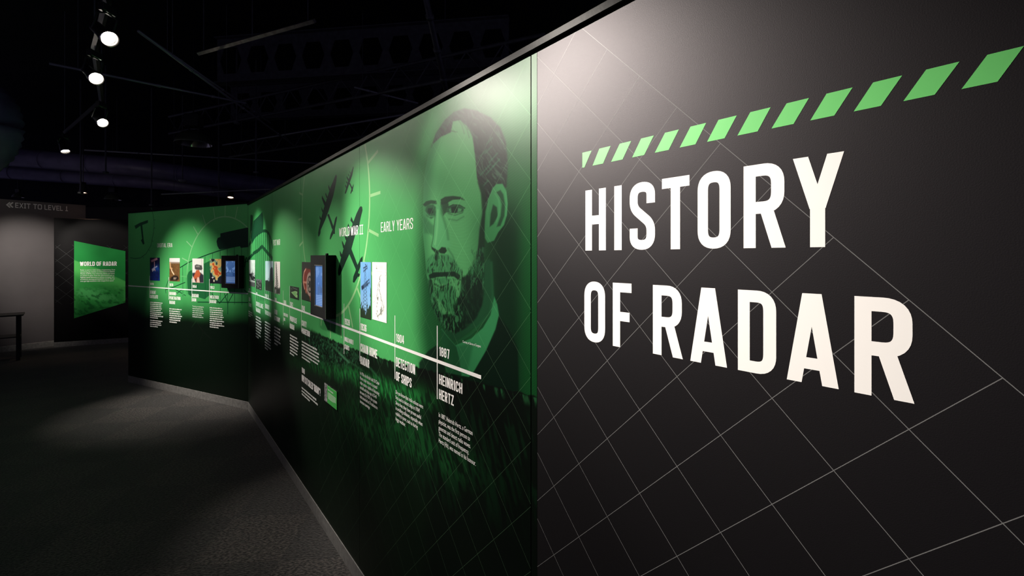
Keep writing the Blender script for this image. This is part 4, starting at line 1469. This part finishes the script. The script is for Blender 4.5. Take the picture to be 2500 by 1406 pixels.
photo(WR, 'photo_print', (909.2, 639.7, 944.4, 779), p_map, 'white map print with a black coastline', nx=110, ny=200)


# ------------------------------------------------------------------ touch screen boxes
def p_screen(c, u, v, seed):
    c.all((.06, .15, .42), 1)
    c.all((.10, .24, .58), sstep(.5, .0, v) * .6)
    n = fbm(u * 5, v * 9, 4, seed)
    if seed == 1:
        c.all((.22, .42, .80), sstep(.5, .62, n) * sstep(.53, .5, v))
        c.all((.02, .07, .25), sstep(.5, .53, v) * .7)
        for y in (56, 62):
            c.line([(10, y), (70, y + .5)], 2.2, (.12, .28, .6), .9, .8)
        for k in range(8):
            c.line([(6, 70 + k * 3.2), (94, 70 + k * 3.2)], 1.5, (.28, .45, .8), .9, .6)
    else:
        c.all((.16, .30, .62), sstep(.55, .65, n) * sstep(.5, .45, v) * .6)
        c.poly([(30, 52), (60, 50), (90, 54), (90, 66), (60, 68), (30, 74)], (.03, .07, .2), .8, 3)
        for x in (34, 45, 58, 72, 86):
            c.line([(x, 52), (x, 70)], 3, (.16, .3, .6), .9, 1)
        for k in range(6):
            c.line([(10, 74 + k * 4), (95, 73 + k * 4)], 2.2, (.22, .36, .66), .9, .8)
        c.line([(12, 2), (12, 98)], 4, (.16, .28, .55), .7, 2)


def kiosk(wall, x_l, x_m, x_r, y_top, y_bot, scr, seed, label):
    """x_l..x_m front face, x_m..x_r the side that faces the viewer; scr = traced screen corners"""
    s_w, _ = wall.at(x_r, y_top)                    # side meets the wall here
    lo, hi = 0.005, 0.4
    for _ in range(50):                             # depth at which the front edge shows at x_m
        mid = (lo + hi) / 2
        if wall.at(x_m, y_top, mid)[0] < s_w:
            lo = mid
        else:
            hi = mid
    d = (lo + hi) / 2
    s_l, h_t = wall.at(x_l, y_top, d)
    _, h_b = wall.at(x_l, y_bot, d)
    M = wall.M @ Matrix.Translation((s_l, 0, h_b))
    w, h = s_w - s_l, h_t - h_b
    k = empty('touch_screen_box', matrix=M)
    tag(k, label, 'screen', 'wall mounted touch screens')
    a0, b1 = wall.at(scr[0], scr[1], d)
    a1, _ = wall.at(scr[2], scr[1], d)
    _, b0 = wall.at(scr[0], scr[3], d)
    x0, x1, z0, z1 = a0 - s_l, a1 - s_l, b0 - h_b, b1 - h_b
    mb = MB()                                       # housing with a window cut for the display
    g = -.0015
    mb.box(0, x0, -d, g, 0, h)
    mb.box(x1, w, -d, g, 0, h)
    mb.box(x0, x1, -d, g, 0, z0)
    mb.box(x0, x1, -d, g, z1, h)
    mb.box(x0, x1, -d * .3, g, z0, z1)
    mb.build('housing', M_KIOSK, k)
    MB().box(w - .004, w + .0005, -d - .001, -d + .003, .002, h - .002).build('corner_trim', M_EDGE, k)
    f = MB()
    e = .006
    for q in [(x0, x0 + e, z0, z1), (x1 - e, x1, z0, z1), (x0, x1, z0, z0 + e), (x0, x1, z1 - e, z1)]:
        f.box(q[0], q[1], -d - .0012, -d + .006, q[2], q[3])
    f.build('bezel', M_EDGE, k)
    nx, ny = 40, 80
    u, v = np.meshgrid(np.linspace(0, 1, nx), np.linspace(0, 1, ny))
    c = Canvas(u.ravel() * 100, (1 - v.ravel()) * 100, (0, 0, 0))
    p_screen(c, u.ravel(), 1 - v.ravel(), seed)
    so = grid_mesh('display', np.linspace(x0, x1, nx), np.linspace(z0, z1, ny), lambda a, b: c.C, M_SCREEN, k)
    so.location = (0, -d + .004, 0)
    so['label'] = 'glowing blue screen'
    MB().box(w * .72, w * .8, -d * .6, -d * .4, h, h + .012, .002).build('latch', M_KIOSK, k)
    return k, d


kiosk(WR, 758.2, 794.8, 820.6, 623.3, 766.8, (767.8, 646, 788, 746), 2, 'black touch screen box with blue photo, on the long wall')
kiosk(WB, 540.3, 582.5, 596, 624, 702.5, (550, 636, 574.7, 692.5), 1, 'black touch screen box at the wall bend')

# flip card low on the long wall
s0, h1 = WR.at(793.3, 933.5)
s1, _ = WR.at(824, 940)
_, h0 = WR.at(793.3, 977)
sm_, _ = WR.at(801, 940)
card = empty('flip_card', matrix=WR.M @ Matrix.Translation((s0, 0, h0)))
tag(card, 'green flip card with grey photo strip, low on the wall', 'card')
hh = h1 - h0
MB().box(0, s1 - s0, -.003, -.0005, 0, hh).build('back_plate', M_KIOSK, card)
MB().box(sm_ - s0, s1 - s0, -.005, -.0031, .003, hh - .003, .0005).build('cover', mat('card_green', (0.06, 0.42, 0.08), .45, .4), card)


def p_strip(c, u, v):
    n = fbm(u * 5, v * 12, 4, 8)
    c.all(grey(.10), 1)
    c.all(grey(.42), sstep(.4, .7, n))


u, v = np.meshgrid(np.linspace(0, 1, 12), np.linspace(0, 1, 40))
cc = Canvas(u.ravel() * 100, v.ravel() * 100, (0, 0, 0))
p_strip(cc, u.ravel(), v.ravel())
o = grid_mesh('photo_strip', np.linspace(0, sm_ - s0 - .001, 12), np.linspace(0, hh, 40), lambda a, b: cc.C, M_PHOTO, card)
o.location = (0, -.0034, 0)
W_ = s1 - sm_
mb = MB()
for k in range(6):
    z = hh * (.60 - .062 * k)
    mb.poly([(sm_ - s0 + W_ * .1, -.0053, z), (sm_ - s0 + W_ * (.92 if k < 5 else .7), -.0053, z), (sm_ - s0 + W_ * (.92 if k < 5 else .7), -.0053, z + hh * .022), (sm_ - s0 + W_ * .1, -.0053, z + hh * .022)])
mb.build('print_lines', M_WHITE2, card)
put_text('card_title', WR, 'DID YOU KNOW?', sm_ - s0 + W_ * .1, sm_ - s0 + W_ * .66, hh * .74, hh * .81, .0053, M_WHITE2, card, t=.16)

# ------------------------------------------------------------------ grey wall with the exit sign
ga, gb = WG.at(209, 520)[0], 2.0
TGh = WG.at(120, 494.5)[1]
wall_l = MB().box(-2.6, ga, 0, .12, 0, TGh).build('wall_left', M_GREY, matrix=WG.M)
tag(wall_l, 'plain grey wall with the exit lettering', kind='structure')
MB().box(-2.6, ga, -.012, -.0005, 0, .11, .002).build('kick_plate', M_KICK, wall_l)


def wg_text(txt, x0, x1, yt, yb, **kw):
    s0, ht = WG.at(x0, yt)
    _, hb = WG.at(x0, yb)
    s1, _ = WG.at(x1, yb)
    return put_text('exit_lettering', WG, txt, s0, s1, hb, ht, .002, mat('sign_grey_white', (.85, .84, .82), .5, .4), wall_l, **kw)


wide = {'E': .62, 'X': .78, 'T': .74, 'O': .82, 'L': .6, 'V': .78, '1': .55}
wg_text('EXIT TO LEVEL 1', 37, 165.8, 494.6, 507.2, t=.16, gap=.13, space=.38, serif=True, widths=wide)
V, Fs = [], []
for dx in (0, 7):
    P = [WG.at(24.5 + dx, 494), WG.at(17 + dx, 500), WG.at(24.5 + dx, 506.5)]
    s_line(V, Fs, P, .022, .002)
mk('exit_arrows', V, Fs, mat('sign_grey_white', (.6, .6, .6)), wall_l)

# rear wall in the gloom
rear = MB().box(-13.9, 5.9, 11.4, 11.55, 0, 3.05).build('wall_rear', M_DARKWALL)
MB().box(-13.9, 5.9, 11.45, 11.55, 3.051, 5.0).build('bulkhead', M_CEIL, rear)
tag(rear, 'dark brown wall at the very back', kind='structure')

# ------------------------------------------------------------------ free-standing board: World of Radar
board = empty('display_board', matrix=WP.M)
tag(board, 'black free-standing board with green World of Radar graphic', 'display board')
PWID = 1.42
HTB = 2.58
MB().box(0, PWID, 0, .06, .10, HTB, .003).build('panel', mat('board_black', (.0025, .0022, .0026), .45, .12), board)
MB().box(0, PWID, -.004, .05, 0, .098, .002).build('kick_plate', M_KICK, board)
q = [(181, 588), (306.2, 613), (306.2, 738.5), (181, 777)]
Q = [WP.at(*p) for p in q]


def paint_world(S, H):
    X, Y = WP.to_px(S, H)
    c = Canvas(X, Y, (0.014, 0.21, 0.042))
    c.C *= (.85 + .3 * fbm(S * 4, H * 4, 3, 2))[:, None]
    z = lambda x, y: (120 + x / 5.857, 560 + y / 5.857)
    n = fbm(S * 22 + H * 12, H * 20, 4, 61)
    hill = [z(350, 435), z(450, 475), z(560, 520), z(700, 560), z(800, 610), z(900, 660), z(1000, 700), z(1095, 745), z(1095, 1300), z(350, 1300)]
    c.poly(hill, (0.065, 0.38, 0.08), 1, 1.2)
    c.poly([z(350, 640), z(600, 700), z(1095, 860), z(1095, 1300), z(350, 1300)], (0.014, 0.16, 0.03), .85, 14)
    m = sstep(.5, .66, n)
    c.poly([z(430, 850), z(560, 840), z(720, 900), z(860, 960), z(880, 1020), z(700, 1010), z(520, 980), z(420, 920)], (0.07, 0.33, 0.10), .75, 4, tex=lambda X, Y: m[np.isin(np.arange(len(m)), np.arange(len(m)))][:len(X)] * 0 + .55)
    c.all((0.006, 0.07, 0.015), np.clip(sstep(.45, .3, n) * sstep(690, 720, Y) * .8, 0, 1))
    c.all((0.06, 0.30, 0.09), np.clip(sstep(.6, .75, n) * sstep(690, 715, Y) * .5, 0, 1))
    c.all((0.006, 0.085, 0.018), sstep(725, 775, Y) * .6)
    return c.C


N1, N2 = 90, 150
uu, vv = np.meshgrid(np.linspace(0, 1, N1), np.linspace(0, 1, N2))
Sg = Q[0][0] + (Q[1][0] - Q[0][0]) * uu
topv = Q[0][1] + (Q[1][1] - Q[0][1]) * uu
botv = Q[3][1] + (Q[2][1] - Q[3][1]) * uu
Hg = botv + (topv - botv) * vv
i = (np.arange(N2 - 1)[:, None] * N1 + np.arange(N1 - 1)[None, :]).ravel()
o = mk('graphic', np.stack([Sg.ravel(), np.full(Sg.size, -.002), Hg.ravel()], 1), np.stack([i, i + 1, i + N1 + 1, i + N1], 1), M_PRINT, board, cols=paint_world(Sg.ravel(), Hg.ravel()))
o['label'] = 'green hillside graphic'
px_text('heading', WP, 'WORLD OF RADAR', 195.3, 638.7, 649.2, 285.2, M_WHITE, board, off=.004, t=.165, bw=.5)
body_text('paragraph', WP, ['Radar is used in a wide variety of applications. From', 'monitoring the weather to Intercontinental Ballistic', 'Missiles (ICBMs), from detecting objects and waves', 'to comets in space. From law enforcement such as', 'highway speed detection to military strategies such', 'as airborne warning and battlefield control. We can', 'even get high-resolution radar images from space!'], 196.3, 657.5, 281, 4.55, M_WHITE2, board, off=.004)
lines = []
for k in range(-6, 12):
    for sg in (1, -1):
        a = (-.4 + k * .27, .2 if sg > 0 else 2.45)
        b = (a[0] + 2.3, a[1] + sg * 2.3)
        l = clip_seg(a, b, [(1, 0, -.02), (-1, 0, PWID - .01), (0, 1, -.85), (0, -1, 2.05)])
        if l:
            lines.append(l)
V, Fs = [], []
for l in lines:
    s_line(V, Fs, l, .004, .001)
mk('diamond_grid', V, Fs, mat('faint_grid_ink', (.010, .012, .012), .5), board)

# ------------------------------------------------------------------ black table at the far left
tb = empty('side_table', (-9.02, 7.80, 0))
tb.rotation_euler = (0, 0, math.radians(45))
tag(tb, 'black table with lower shelf at the left edge', 'table')
MB().box(-.9, .45, -.25, .25, .775, .80, .004).build('table_top', M_TABLE, tb)
MB().box(-.86, .41, -.22, .22, .40, .418, .003).build('shelf', M_TABLE, tb)
for sx in (-.86, .36):
    for sy in (-.22, .17):
        MB().box(sx, sx + .05, sy, sy + .05, 0, .775, .003).build('leg', M_TABLE, tb)

# ------------------------------------------------------------------ ceiling services
def P3(px, py, h):
    """point at height h on the sight line through a traced pixel"""
    y = (h - HC) * F / (HY - py)
    return Vector(((px - CX) / F * y, y, h))


def at_depth(px, py, y):
    return Vector(((px - CX) / F * y, y, HC + (HY - py) / F * y))


def pipe(name, a, b, r, m, label, cat='pipe', group=None, n=8, sub=None):
    o = empty(name, a)
    M = o.matrix_world
    mb = MB().tube([Vector((0, 0, 0)), b - a], r, n)
    mb.build('run', m, o, smooth=True)
    L = (b - a).length
    d = (b - a).normalized()
    for t in (.2, .5, .8):
        p = (b - a) * t
        MB().tube([p - d * .02, p + d * .02], r * 1.35, n).build('coupling', m, o, smooth=True)
    for t in (.12, .88):
        p = (b - a) * t
        if p.z + a.z < 4.95:
            MB().tube([p, Vector((p.x, p.y, 5.0 - a.z))], .004, 5).build('hanger', M_STEEL, o)
    tag(o, label, cat, group)
    return o


pipe('conduit_pipe', P3(338, 76, 3.7), P3(720, 357, 3.7), .012, M_PIPE, 'thin conduit crossing from the brightest lamp down to the right', 'pipe', 'ceiling conduits')
pipe('conduit_pipe', P3(352, 86, 3.9), P3(660, 300, 3.9), .012, M_PIPE, 'thin conduit running beside another just right of the brightest lamp', 'pipe', 'ceiling conduits')
pipe('conduit_pipe', P3(120, 155, 3.8), P3(600, 252, 3.8), .014, M_PIPE, 'thin conduit passing behind the tilted spotlight', 'pipe', 'ceiling conduits')
pipe('conduit_pipe', P3(206, 366, 3.9), P3(790, 400, 3.9), .016, M_PIPE, 'long level conduit above the far ducts', 'pipe', 'ceiling conduits')
pipe('conduit_pipe', P3(395, 474, 2.95), P3(660, 462, 2.95), .014, M_PIPE, 'low conduit above the digital era wall', 'pipe', 'ceiling conduits')
pipe('conduit_pipe', P3(544, 354, 3.8), P3(1016, 275, 3.8), .014, M_PIPE, 'conduit running right towards the mural wall top', 'pipe', 'ceiling conduits')
pipe('drop_pipe', P3(1036, -20, 4.2), at_depth(1092, 235, 5.2), .03, M_STEEL, 'dark slanting drop pipe above the portrait', 'pipe')
pipe('conduit_pipe', P3(865, 213, 4.0), P3(1020, 252, 4.0), .014, M_PIPE, 'short thin bar slanting below the joist', 'pipe', 'ceiling conduits')

# open web joist: two chords with lacing
def joist(label, a0, a1, b0, b1, n=12):
    o = empty('roof_joist', a0)
    tag(o, label, 'beam', 'roof joists')
    z = Vector((0, 0, 0))
    ch = lambda p, q: MB().tube([p - a0, q - a0], .022, 6)
    ch(a0, a1).build('chord', M_STEEL, o)
    ch(b0, b1).build('chord', M_STEEL, o)
    for k in range(n):
        p = a0.lerp(a1, (k + .0) / n)
        q = b0.lerp(b1, (k + .5) / n)
        r = a0.lerp(a1, (k + 1.0) / n)
        MB().tube([p - a0, q - a0, r - a0], .010, 5).build('lacing', M_STEEL, o)
    return o


A0, A1 = P3(413, 285, 4.3), P3(1330, 84, 4.3)
joist('open web joist crossing above the mural wall', A0, A1, A0 + Vector((0, 0, -.30)), A1 + Vector((0, 0, -.30)), 14)
A0, A1 = P3(560, 352, 4.1), P3(1040, 270, 4.1)
joist('open web joist lower behind the mural wall top', A0, A1, A0 + Vector((0, 0, -.26)), A1 + Vector((0, 0, -.26)), 9)


# castellated beams with hexagon openings
def castellated(label, c, length, rot, n):
    o = empty('castellated_beam', c)
    o.rotation_euler = (0, 0, rot)
    tag(o, label, 'beam', 'castellated beams')
    h, p = .62, length / n
    mb = MB()
    y = .006
    for k in range(n):
        x = -length / 2 + k * p
        pts_l = [(x, -h / 2), (x + p * .26, -h / 2), (x + p * .26, -h * .30), (x + p * .10, 0), (x + p * .26, h * .30), (x + p * .26, h / 2), (x, h / 2)]
        pts_r = [(x + p, -h / 2), (x + p, h / 2), (x + p * .74, h / 2), (x + p * .74, h * .30), (x + p * .90, 0), (x + p * .74, -h * .30), (x + p * .74, -h / 2)]
        pts_t = [(x + p * .26, h * .30), (x + p * .74, h * .30), (x + p * .74, h / 2), (x + p * .26, h / 2)]
        pts_b = [(x + p * .26, -h / 2), (x + p * .74, -h / 2), (x + p * .74, -h * .30), (x + p * .26, -h * .30)]
        for q in (pts_l, pts_r, pts_t, pts_b):
            mb.poly([(a, -y, b) for a, b in q])
            mb.poly([(a, y, b) for a, b in reversed(q)])
    mb.build('web', M_STEEL, o)
    MB().box(-length / 2, length / 2, -.07, .07, h / 2, h / 2 + .014).build('flange', M_STEEL, o)
    MB().box(-length / 2, length / 2, -.07, .07, -h / 2 - .014, -h / 2).build('flange', M_STEEL, o)


castellated('black castellated beam with hexagon openings, high over the mural', at_depth(870, 128, 6.2), 4.2, math.radians(-8), 10)
castellated('black castellated beam with hexagon openings, lower and behind', at_depth(870, 238, 8.2), 5.0, math.radians(-8), 10)

# strut rail
a, b = P3(485, 131, 3.9), P3(768, 51, 3.9)
st = empty('strut_rail', a)
tag(st, 'pale metal strut rail hanging near the top of the frame', 'rail')
d = (b - a)
MB().tube([Vector((0, 0, 0)), d], .022, 4).build('channel', mat('galvanised', (.30, .28, .26), .4, .5, metal=.6, var=.3, vscale=20), st)
for t in (.05, .5, .95):
    p = d * t
    MB().tube([p, p + Vector((0, 0, 1.1))], .005, 6).build('hanger_rod', M_STEEL, st)


# round ducts
def duct(label, pts, r, rib=.5, m=M_DUCT, name='air_duct'):
    pts = [Vector(p) for p in pts]
    o = empty(name, pts[0])
    tag(o, label, 'duct', 'ceiling air ducts')
    q = [p - pts[0] for p in pts]
    MB().tube(q, r, 24).build('shell', m, o, smooth=True)
    for a, b in zip(q[:-1], q[1:]):
        L = (b - a).length
        d = (b - a).normalized()
        k = rib
        while k < L:
            p = a + d * k
            MB().tube([p - d * .012, p + d * .012], r * 1.025, 24).build('rib', m, o, smooth=True)
            k += rib
    return o


duct('long round duct crossing behind the far lamps', [at_depth(-120, 372, 9.4), at_depth(330, 408, 9.7), at_depth(760, 470, 10.2)], .19, .9)
duct('second round duct lower behind the first', [at_depth(-100, 412, 10.2), at_depth(400, 448, 10.6), at_depth(720, 492, 11.0)], .15, 1.1)
# flexible elbow duct at the left edge
o = empty('flexible_duct', at_depth(-60, 300, 5.5))
tag(o, 'ribbed flexible duct elbow at the left edge', 'duct')
base = o.location.copy()
pts = [at_depth(-75, 130, 5.4), at_depth(-50, 215, 5.4), at_depth(5, 290, 5.5), at_depth(-20, 345, 5.7), at_depth(-140, 375, 6.0)]
pts = []
for k in range(40):
    a = math.radians(100 - 190 * k / 39)
    pts.append(Vector((-6.62 + .42 * math.cos(a), 5.5, 3.38 + .42 * math.sin(a))))
rr = [.20 + (.022 if k % 2 else 0) for k in range(40)]
MB().tube([p - base for p in pts], rr, 20).build('sleeve', M_DUCT, o, smooth=True)

# hanger rods
for x, y0, y1, dep, lab in [(370, 250, 500, 8.6, 'left of the large dome lamp'), (534, 230, 500, 8.8, 'right of the large dome lamp'), (197, 250, 470, 8.2, 'above the tiny warm lamp near the exit sign'), (625, 130, 420, 7.4, 'above the wall bend, rightmost rod'), (578, 205, 300, 6.6, 'between the strut rail and dome lamp'), (258, 350, 420, 7.6, 'below the lower glaring spotlight')]:
    p = at_depth(x, y1, dep)
    t = at_depth(x, y0, dep)
    r = empty('hanger_rod', p)
    tag(r, 'thin black hanger rod ' + lab, 'rod', 'ceiling hanger rods')
    MB().tube([Vector((0, 0, 0)), Vector((0, 0, 5.0 - p.z))], .012, 6).build('rod', M_STEEL, r)
    MB().box(-.03, .03, -.03, .03, -.02, .01, .003).build('foot_plate', M_STEEL, r)


# ------------------------------------------------------------------ dome lamps
def dome(label, rim_c, r, light=False):
    o = empty('dome_lamp', rim_c)
    tag(o, label, 'lamp', 'unlit dome lamps')
    MB().lathe([(r, 0), (r * 1.015, .01 * r), (r * .98, r * .12), (r * .86, r * .42), (r * .62, r * .68), (r * .34, r * .80), (r * .30, r * .84), (0, r * .84)], 40).build('shade', M_DOME, o, smooth=True)
    MB().lathe([(r * .985, .004), (r * .95, r * .12), (r * .82, r * .40), (r * .58, r * .64), (r * .3, r * .76), (0, r * .76)], 40).build('reflector', M_CHROME, o, smooth=True)
    MB().box(-r * .45, r * .45, -r * .3, r * .3, r * 1.05, r * 1.85, .01).build('gear_box', M_LAMP, o)
    for s in (-1, 1):
        MB().tube([(s * r * .28, 0, r * .78), (s * r * .3, 0, r * 1.08)], r * .07, 10).build('bracket', M_LAMP, o, smooth=True)
    MB().tube([(0, 0, r * 1.85), (0, 0, 5.0 - rim_c.z)], .008, 6).build('suspension', M_LAMP, o)
    return o


dome('large unlit metal dome lamp above the digital era wall', at_depth(472.5, 352, 6.3), .222)
dome('small distant dome lamp above the exit sign', at_depth(44, 482, 10.8), .11)
dome('small distant reddish dome lamp behind the display board', at_depth(276, 488, 11.0), .17)

# smoke detector
sd = empty('smoke_detector', at_depth(445.5, 441, 9.0))
tag(sd, 'small pale smoke detector under the duct', 'detector')
MB().lathe([(0, -.035), (.04, -.034), (.06, -.02), (.075, 0), (.075, .015), (0, .015)], 24).build('cover', mat('detector_white', (.35, .34, .36), .5), sd, smooth=True)
MB().tube([(0, 0, .015), (0, 0, 5.0 - sd.location.z)], .01, 6).build('stem', M_STEEL, sd)


# ------------------------------------------------------------------ track and spotlights
WARM = (1.0, 0.92, 0.83)
LEN = mat('lamp_lens', (1, .9, .8), .3, .5, emit=(1.0, .88, .74), estr=60)
LEN2 = mat('lamp_lens_dim', (1, .9, .8), .3, .5, emit=(1.0, .62, .42), estr=6)
TRACKH = 3.20
SPILL = 0.016


def spot(label, pos, target, watt, deg, blend, col=WARM, lens=LEN, radius=.035, stem=True, group='track spotlights over the mural wall', r=.048):
    pos, target = Vector(pos), Vector(target)
    o = empty('track_spotlight', pos)
    tag(o, label, 'spotlight', group)
    d = (target - pos).normalized()
    Q = d.to_track_quat('-Z', 'Y').to_matrix().to_4x4()
    head = MB().lathe([(0, .17), (r * .55, .168), (r * .75, .15), (r * .8, .06), (r * .95, .02), (r, -.03), (r * 1.02, -.035), (r * .98, -.035), (r * .92, -.02), (r * .8, -.005), (0, -.004)], 24, Q).build('housing', M_LAMP, o, smooth=True)
    MB().lathe([(r * 1.0, -.036), (r * 1.07, -.034), (r * 1.07, -.022), (r * 1.0, -.02)], 24, Q).build('rim', M_CHROME, o, smooth=True)
    MB().lathe([(0, -.012), (r * .78, -.012)], 20, Q).build('lens', lens, o, smooth=True)
    if stem:
        MB().tube([(0, 0, .19), (0, 0, 5.0 - pos.z)], .008, 6).build('stem', M_LAMP, o)
    ax = Q @ Vector((1, 0, 0))
    y = MB()
    for s in (-1, 1):
        p = ax * (s * r * 1.12) + d * -.07
        y.tube([p, ax * (s * r * 1.12) + Vector((0, 0, .13)), Vector((0, 0, .155))], .006, 6)
    y.build('yoke', M_LAMP, o)
    MB().box(-.02, .02, -.05, .05, .15, .20, .004).build('adapter', M_LAMP, o)
    ld = bpy.data.lights.new('spot_beam', 'SPOT')
    ld.energy = watt
    ld.spot_size = math.radians(deg)
    ld.spot_blend = blend
    ld.color = col
    ld.shadow_soft_size = radius
    lo = bpy.data.objects.new('spot_beam', ld)
    lo.location = d * .05
    lo.rotation_mode = 'QUATERNION'
    lo.rotation_quaternion = d.to_track_quat('-Z', 'Y')
    link(lo, o)
    sd_ = bpy.data.lights.new('spot_spill', 'SPOT')   # stray light round the beam of the same lamp
    sd_.energy = watt * SPILL
    sd_.spot_size = math.radians(125)
    sd_.spot_blend = 1.0
    sd_.color = col
    sd_.shadow_soft_size = radius
    so_ = bpy.data.objects.new('spot_spill', sd_)
    so_.location = d * .05
    so_.rotation_mode = 'QUATERNION'
    so_.rotation_quaternion = d.to_track_quat('-Z', 'Y')
    link(so_, o)
    return o


def tgtR(px, py):
    s, h = WR.at(px, py)
    return WR.w(s, h)


def tgtB(px, py):
    s, h = WB.at(px, py)
    return WB.w(s, h)


LA = WR.w(6.134 - 2.0, TRACKH, 1.15)
spot('black spotlight above the frame aimed at the title', LA, tgtR(1625, 500), 450, 35, 1.0, stem=False)
L1 = P3(262, 90, TRACKH)
spot('brightest glaring spotlight, highest in view', L1, tgtR(985, 740), 680, 27, .8, stem=False)
L2 = P3(231, 188, TRACKH)
spot('tilted spotlight seen from the side, between two glaring ones', L2, tgtR(900, 840), 460, 23, .8, stem=False)
L3 = P3(248, 297, TRACKH)
spot('glaring spotlight lower on the same track', L3, tgtR(735, 790), 540, 26, .7, stem=False)
L7 = WR.w(3.2, TRACKH, 1.15)
spot('black spotlight above the frame aimed beside the portrait', L7, tgtR(1400, 670), 480, 30, 1.0, stem=False)
L8 = WR.w(3.5, TRACKH, 1.15)  # extra lamp added out of view to brighten the floor by the kick plate
spot('added spotlight, unseen above the frame, brightening the wall foot', L8, WR.w(2.85, .05, .05), 170, 32, 1.0, stem=False)
L4 = P3(158, 365, TRACKH)
spot('small glaring spotlight at the far end of the track', L4, (-4.15, 5.45, 0.0), 340, 38, 1.0, stem=False)
L5 = Vector((-5.3, 4.5, 3.2))
spot('black spotlight left of the frame aimed at the digital era wall', L5, tgtB(470, 770), 500, 50, 1.0)
L6 = Vector((-4.75, 4.0, 3.2))
spot('black spotlight left of the frame aimed at the wall bend', L6, tgtR(632, 650), 450, 26, .6, col=(.86, .95, .86))
# far lamps
spot('tiny warm lamp glowing above the display board', P3(203, 468, 3.15), (-8.6, 9.2, 1.5), 20, 60, .6, (1, .6, .4), LEN2, group='small warm lamps far behind', r=.07)
spot('tiny warm lamp glowing above the wall bend', P3(563, 480, 3.15), (-6, 9.5, 1.2), 20, 60, .6, (1, .6, .4), LEN2, group='small warm lamps far behind', r=.07)
spot('black spotlight beyond the left edge aimed at the board', (-8.9, 7.0, 3.3), WP.w(.85, 1.70), 260, 34, .5)
spot('black spotlight beyond the left edge aimed at the grey wall', (-8.35, 7.15, 3.3), WG.w(*WG.at(95, 660)), 330, 46, 1.0)

# track bar over the lamps
tk = empty('lighting_track', LA)
tag(tk, 'black lighting track running parallel to the mural wall', 'track')
mb = MB()
pp = [LA + (LA - L8).normalized() * .6, LA, L8, L7, L1, L2, L3, L4]
pp = [p + Vector((0, 0, .224)) for p in pp]
for a, b in zip(pp[:-1], pp[1:]):
    MB().tube([a - LA, b - LA], .022, 4).build('rail', M_LAMP, tk)
for p in pp[1:]:
    MB().tube([p - LA, Vector((p.x - LA.x, p.y - LA.y, 5.0 - LA.z))], .005, 6).build('hanger_rod', M_STEEL, tk)
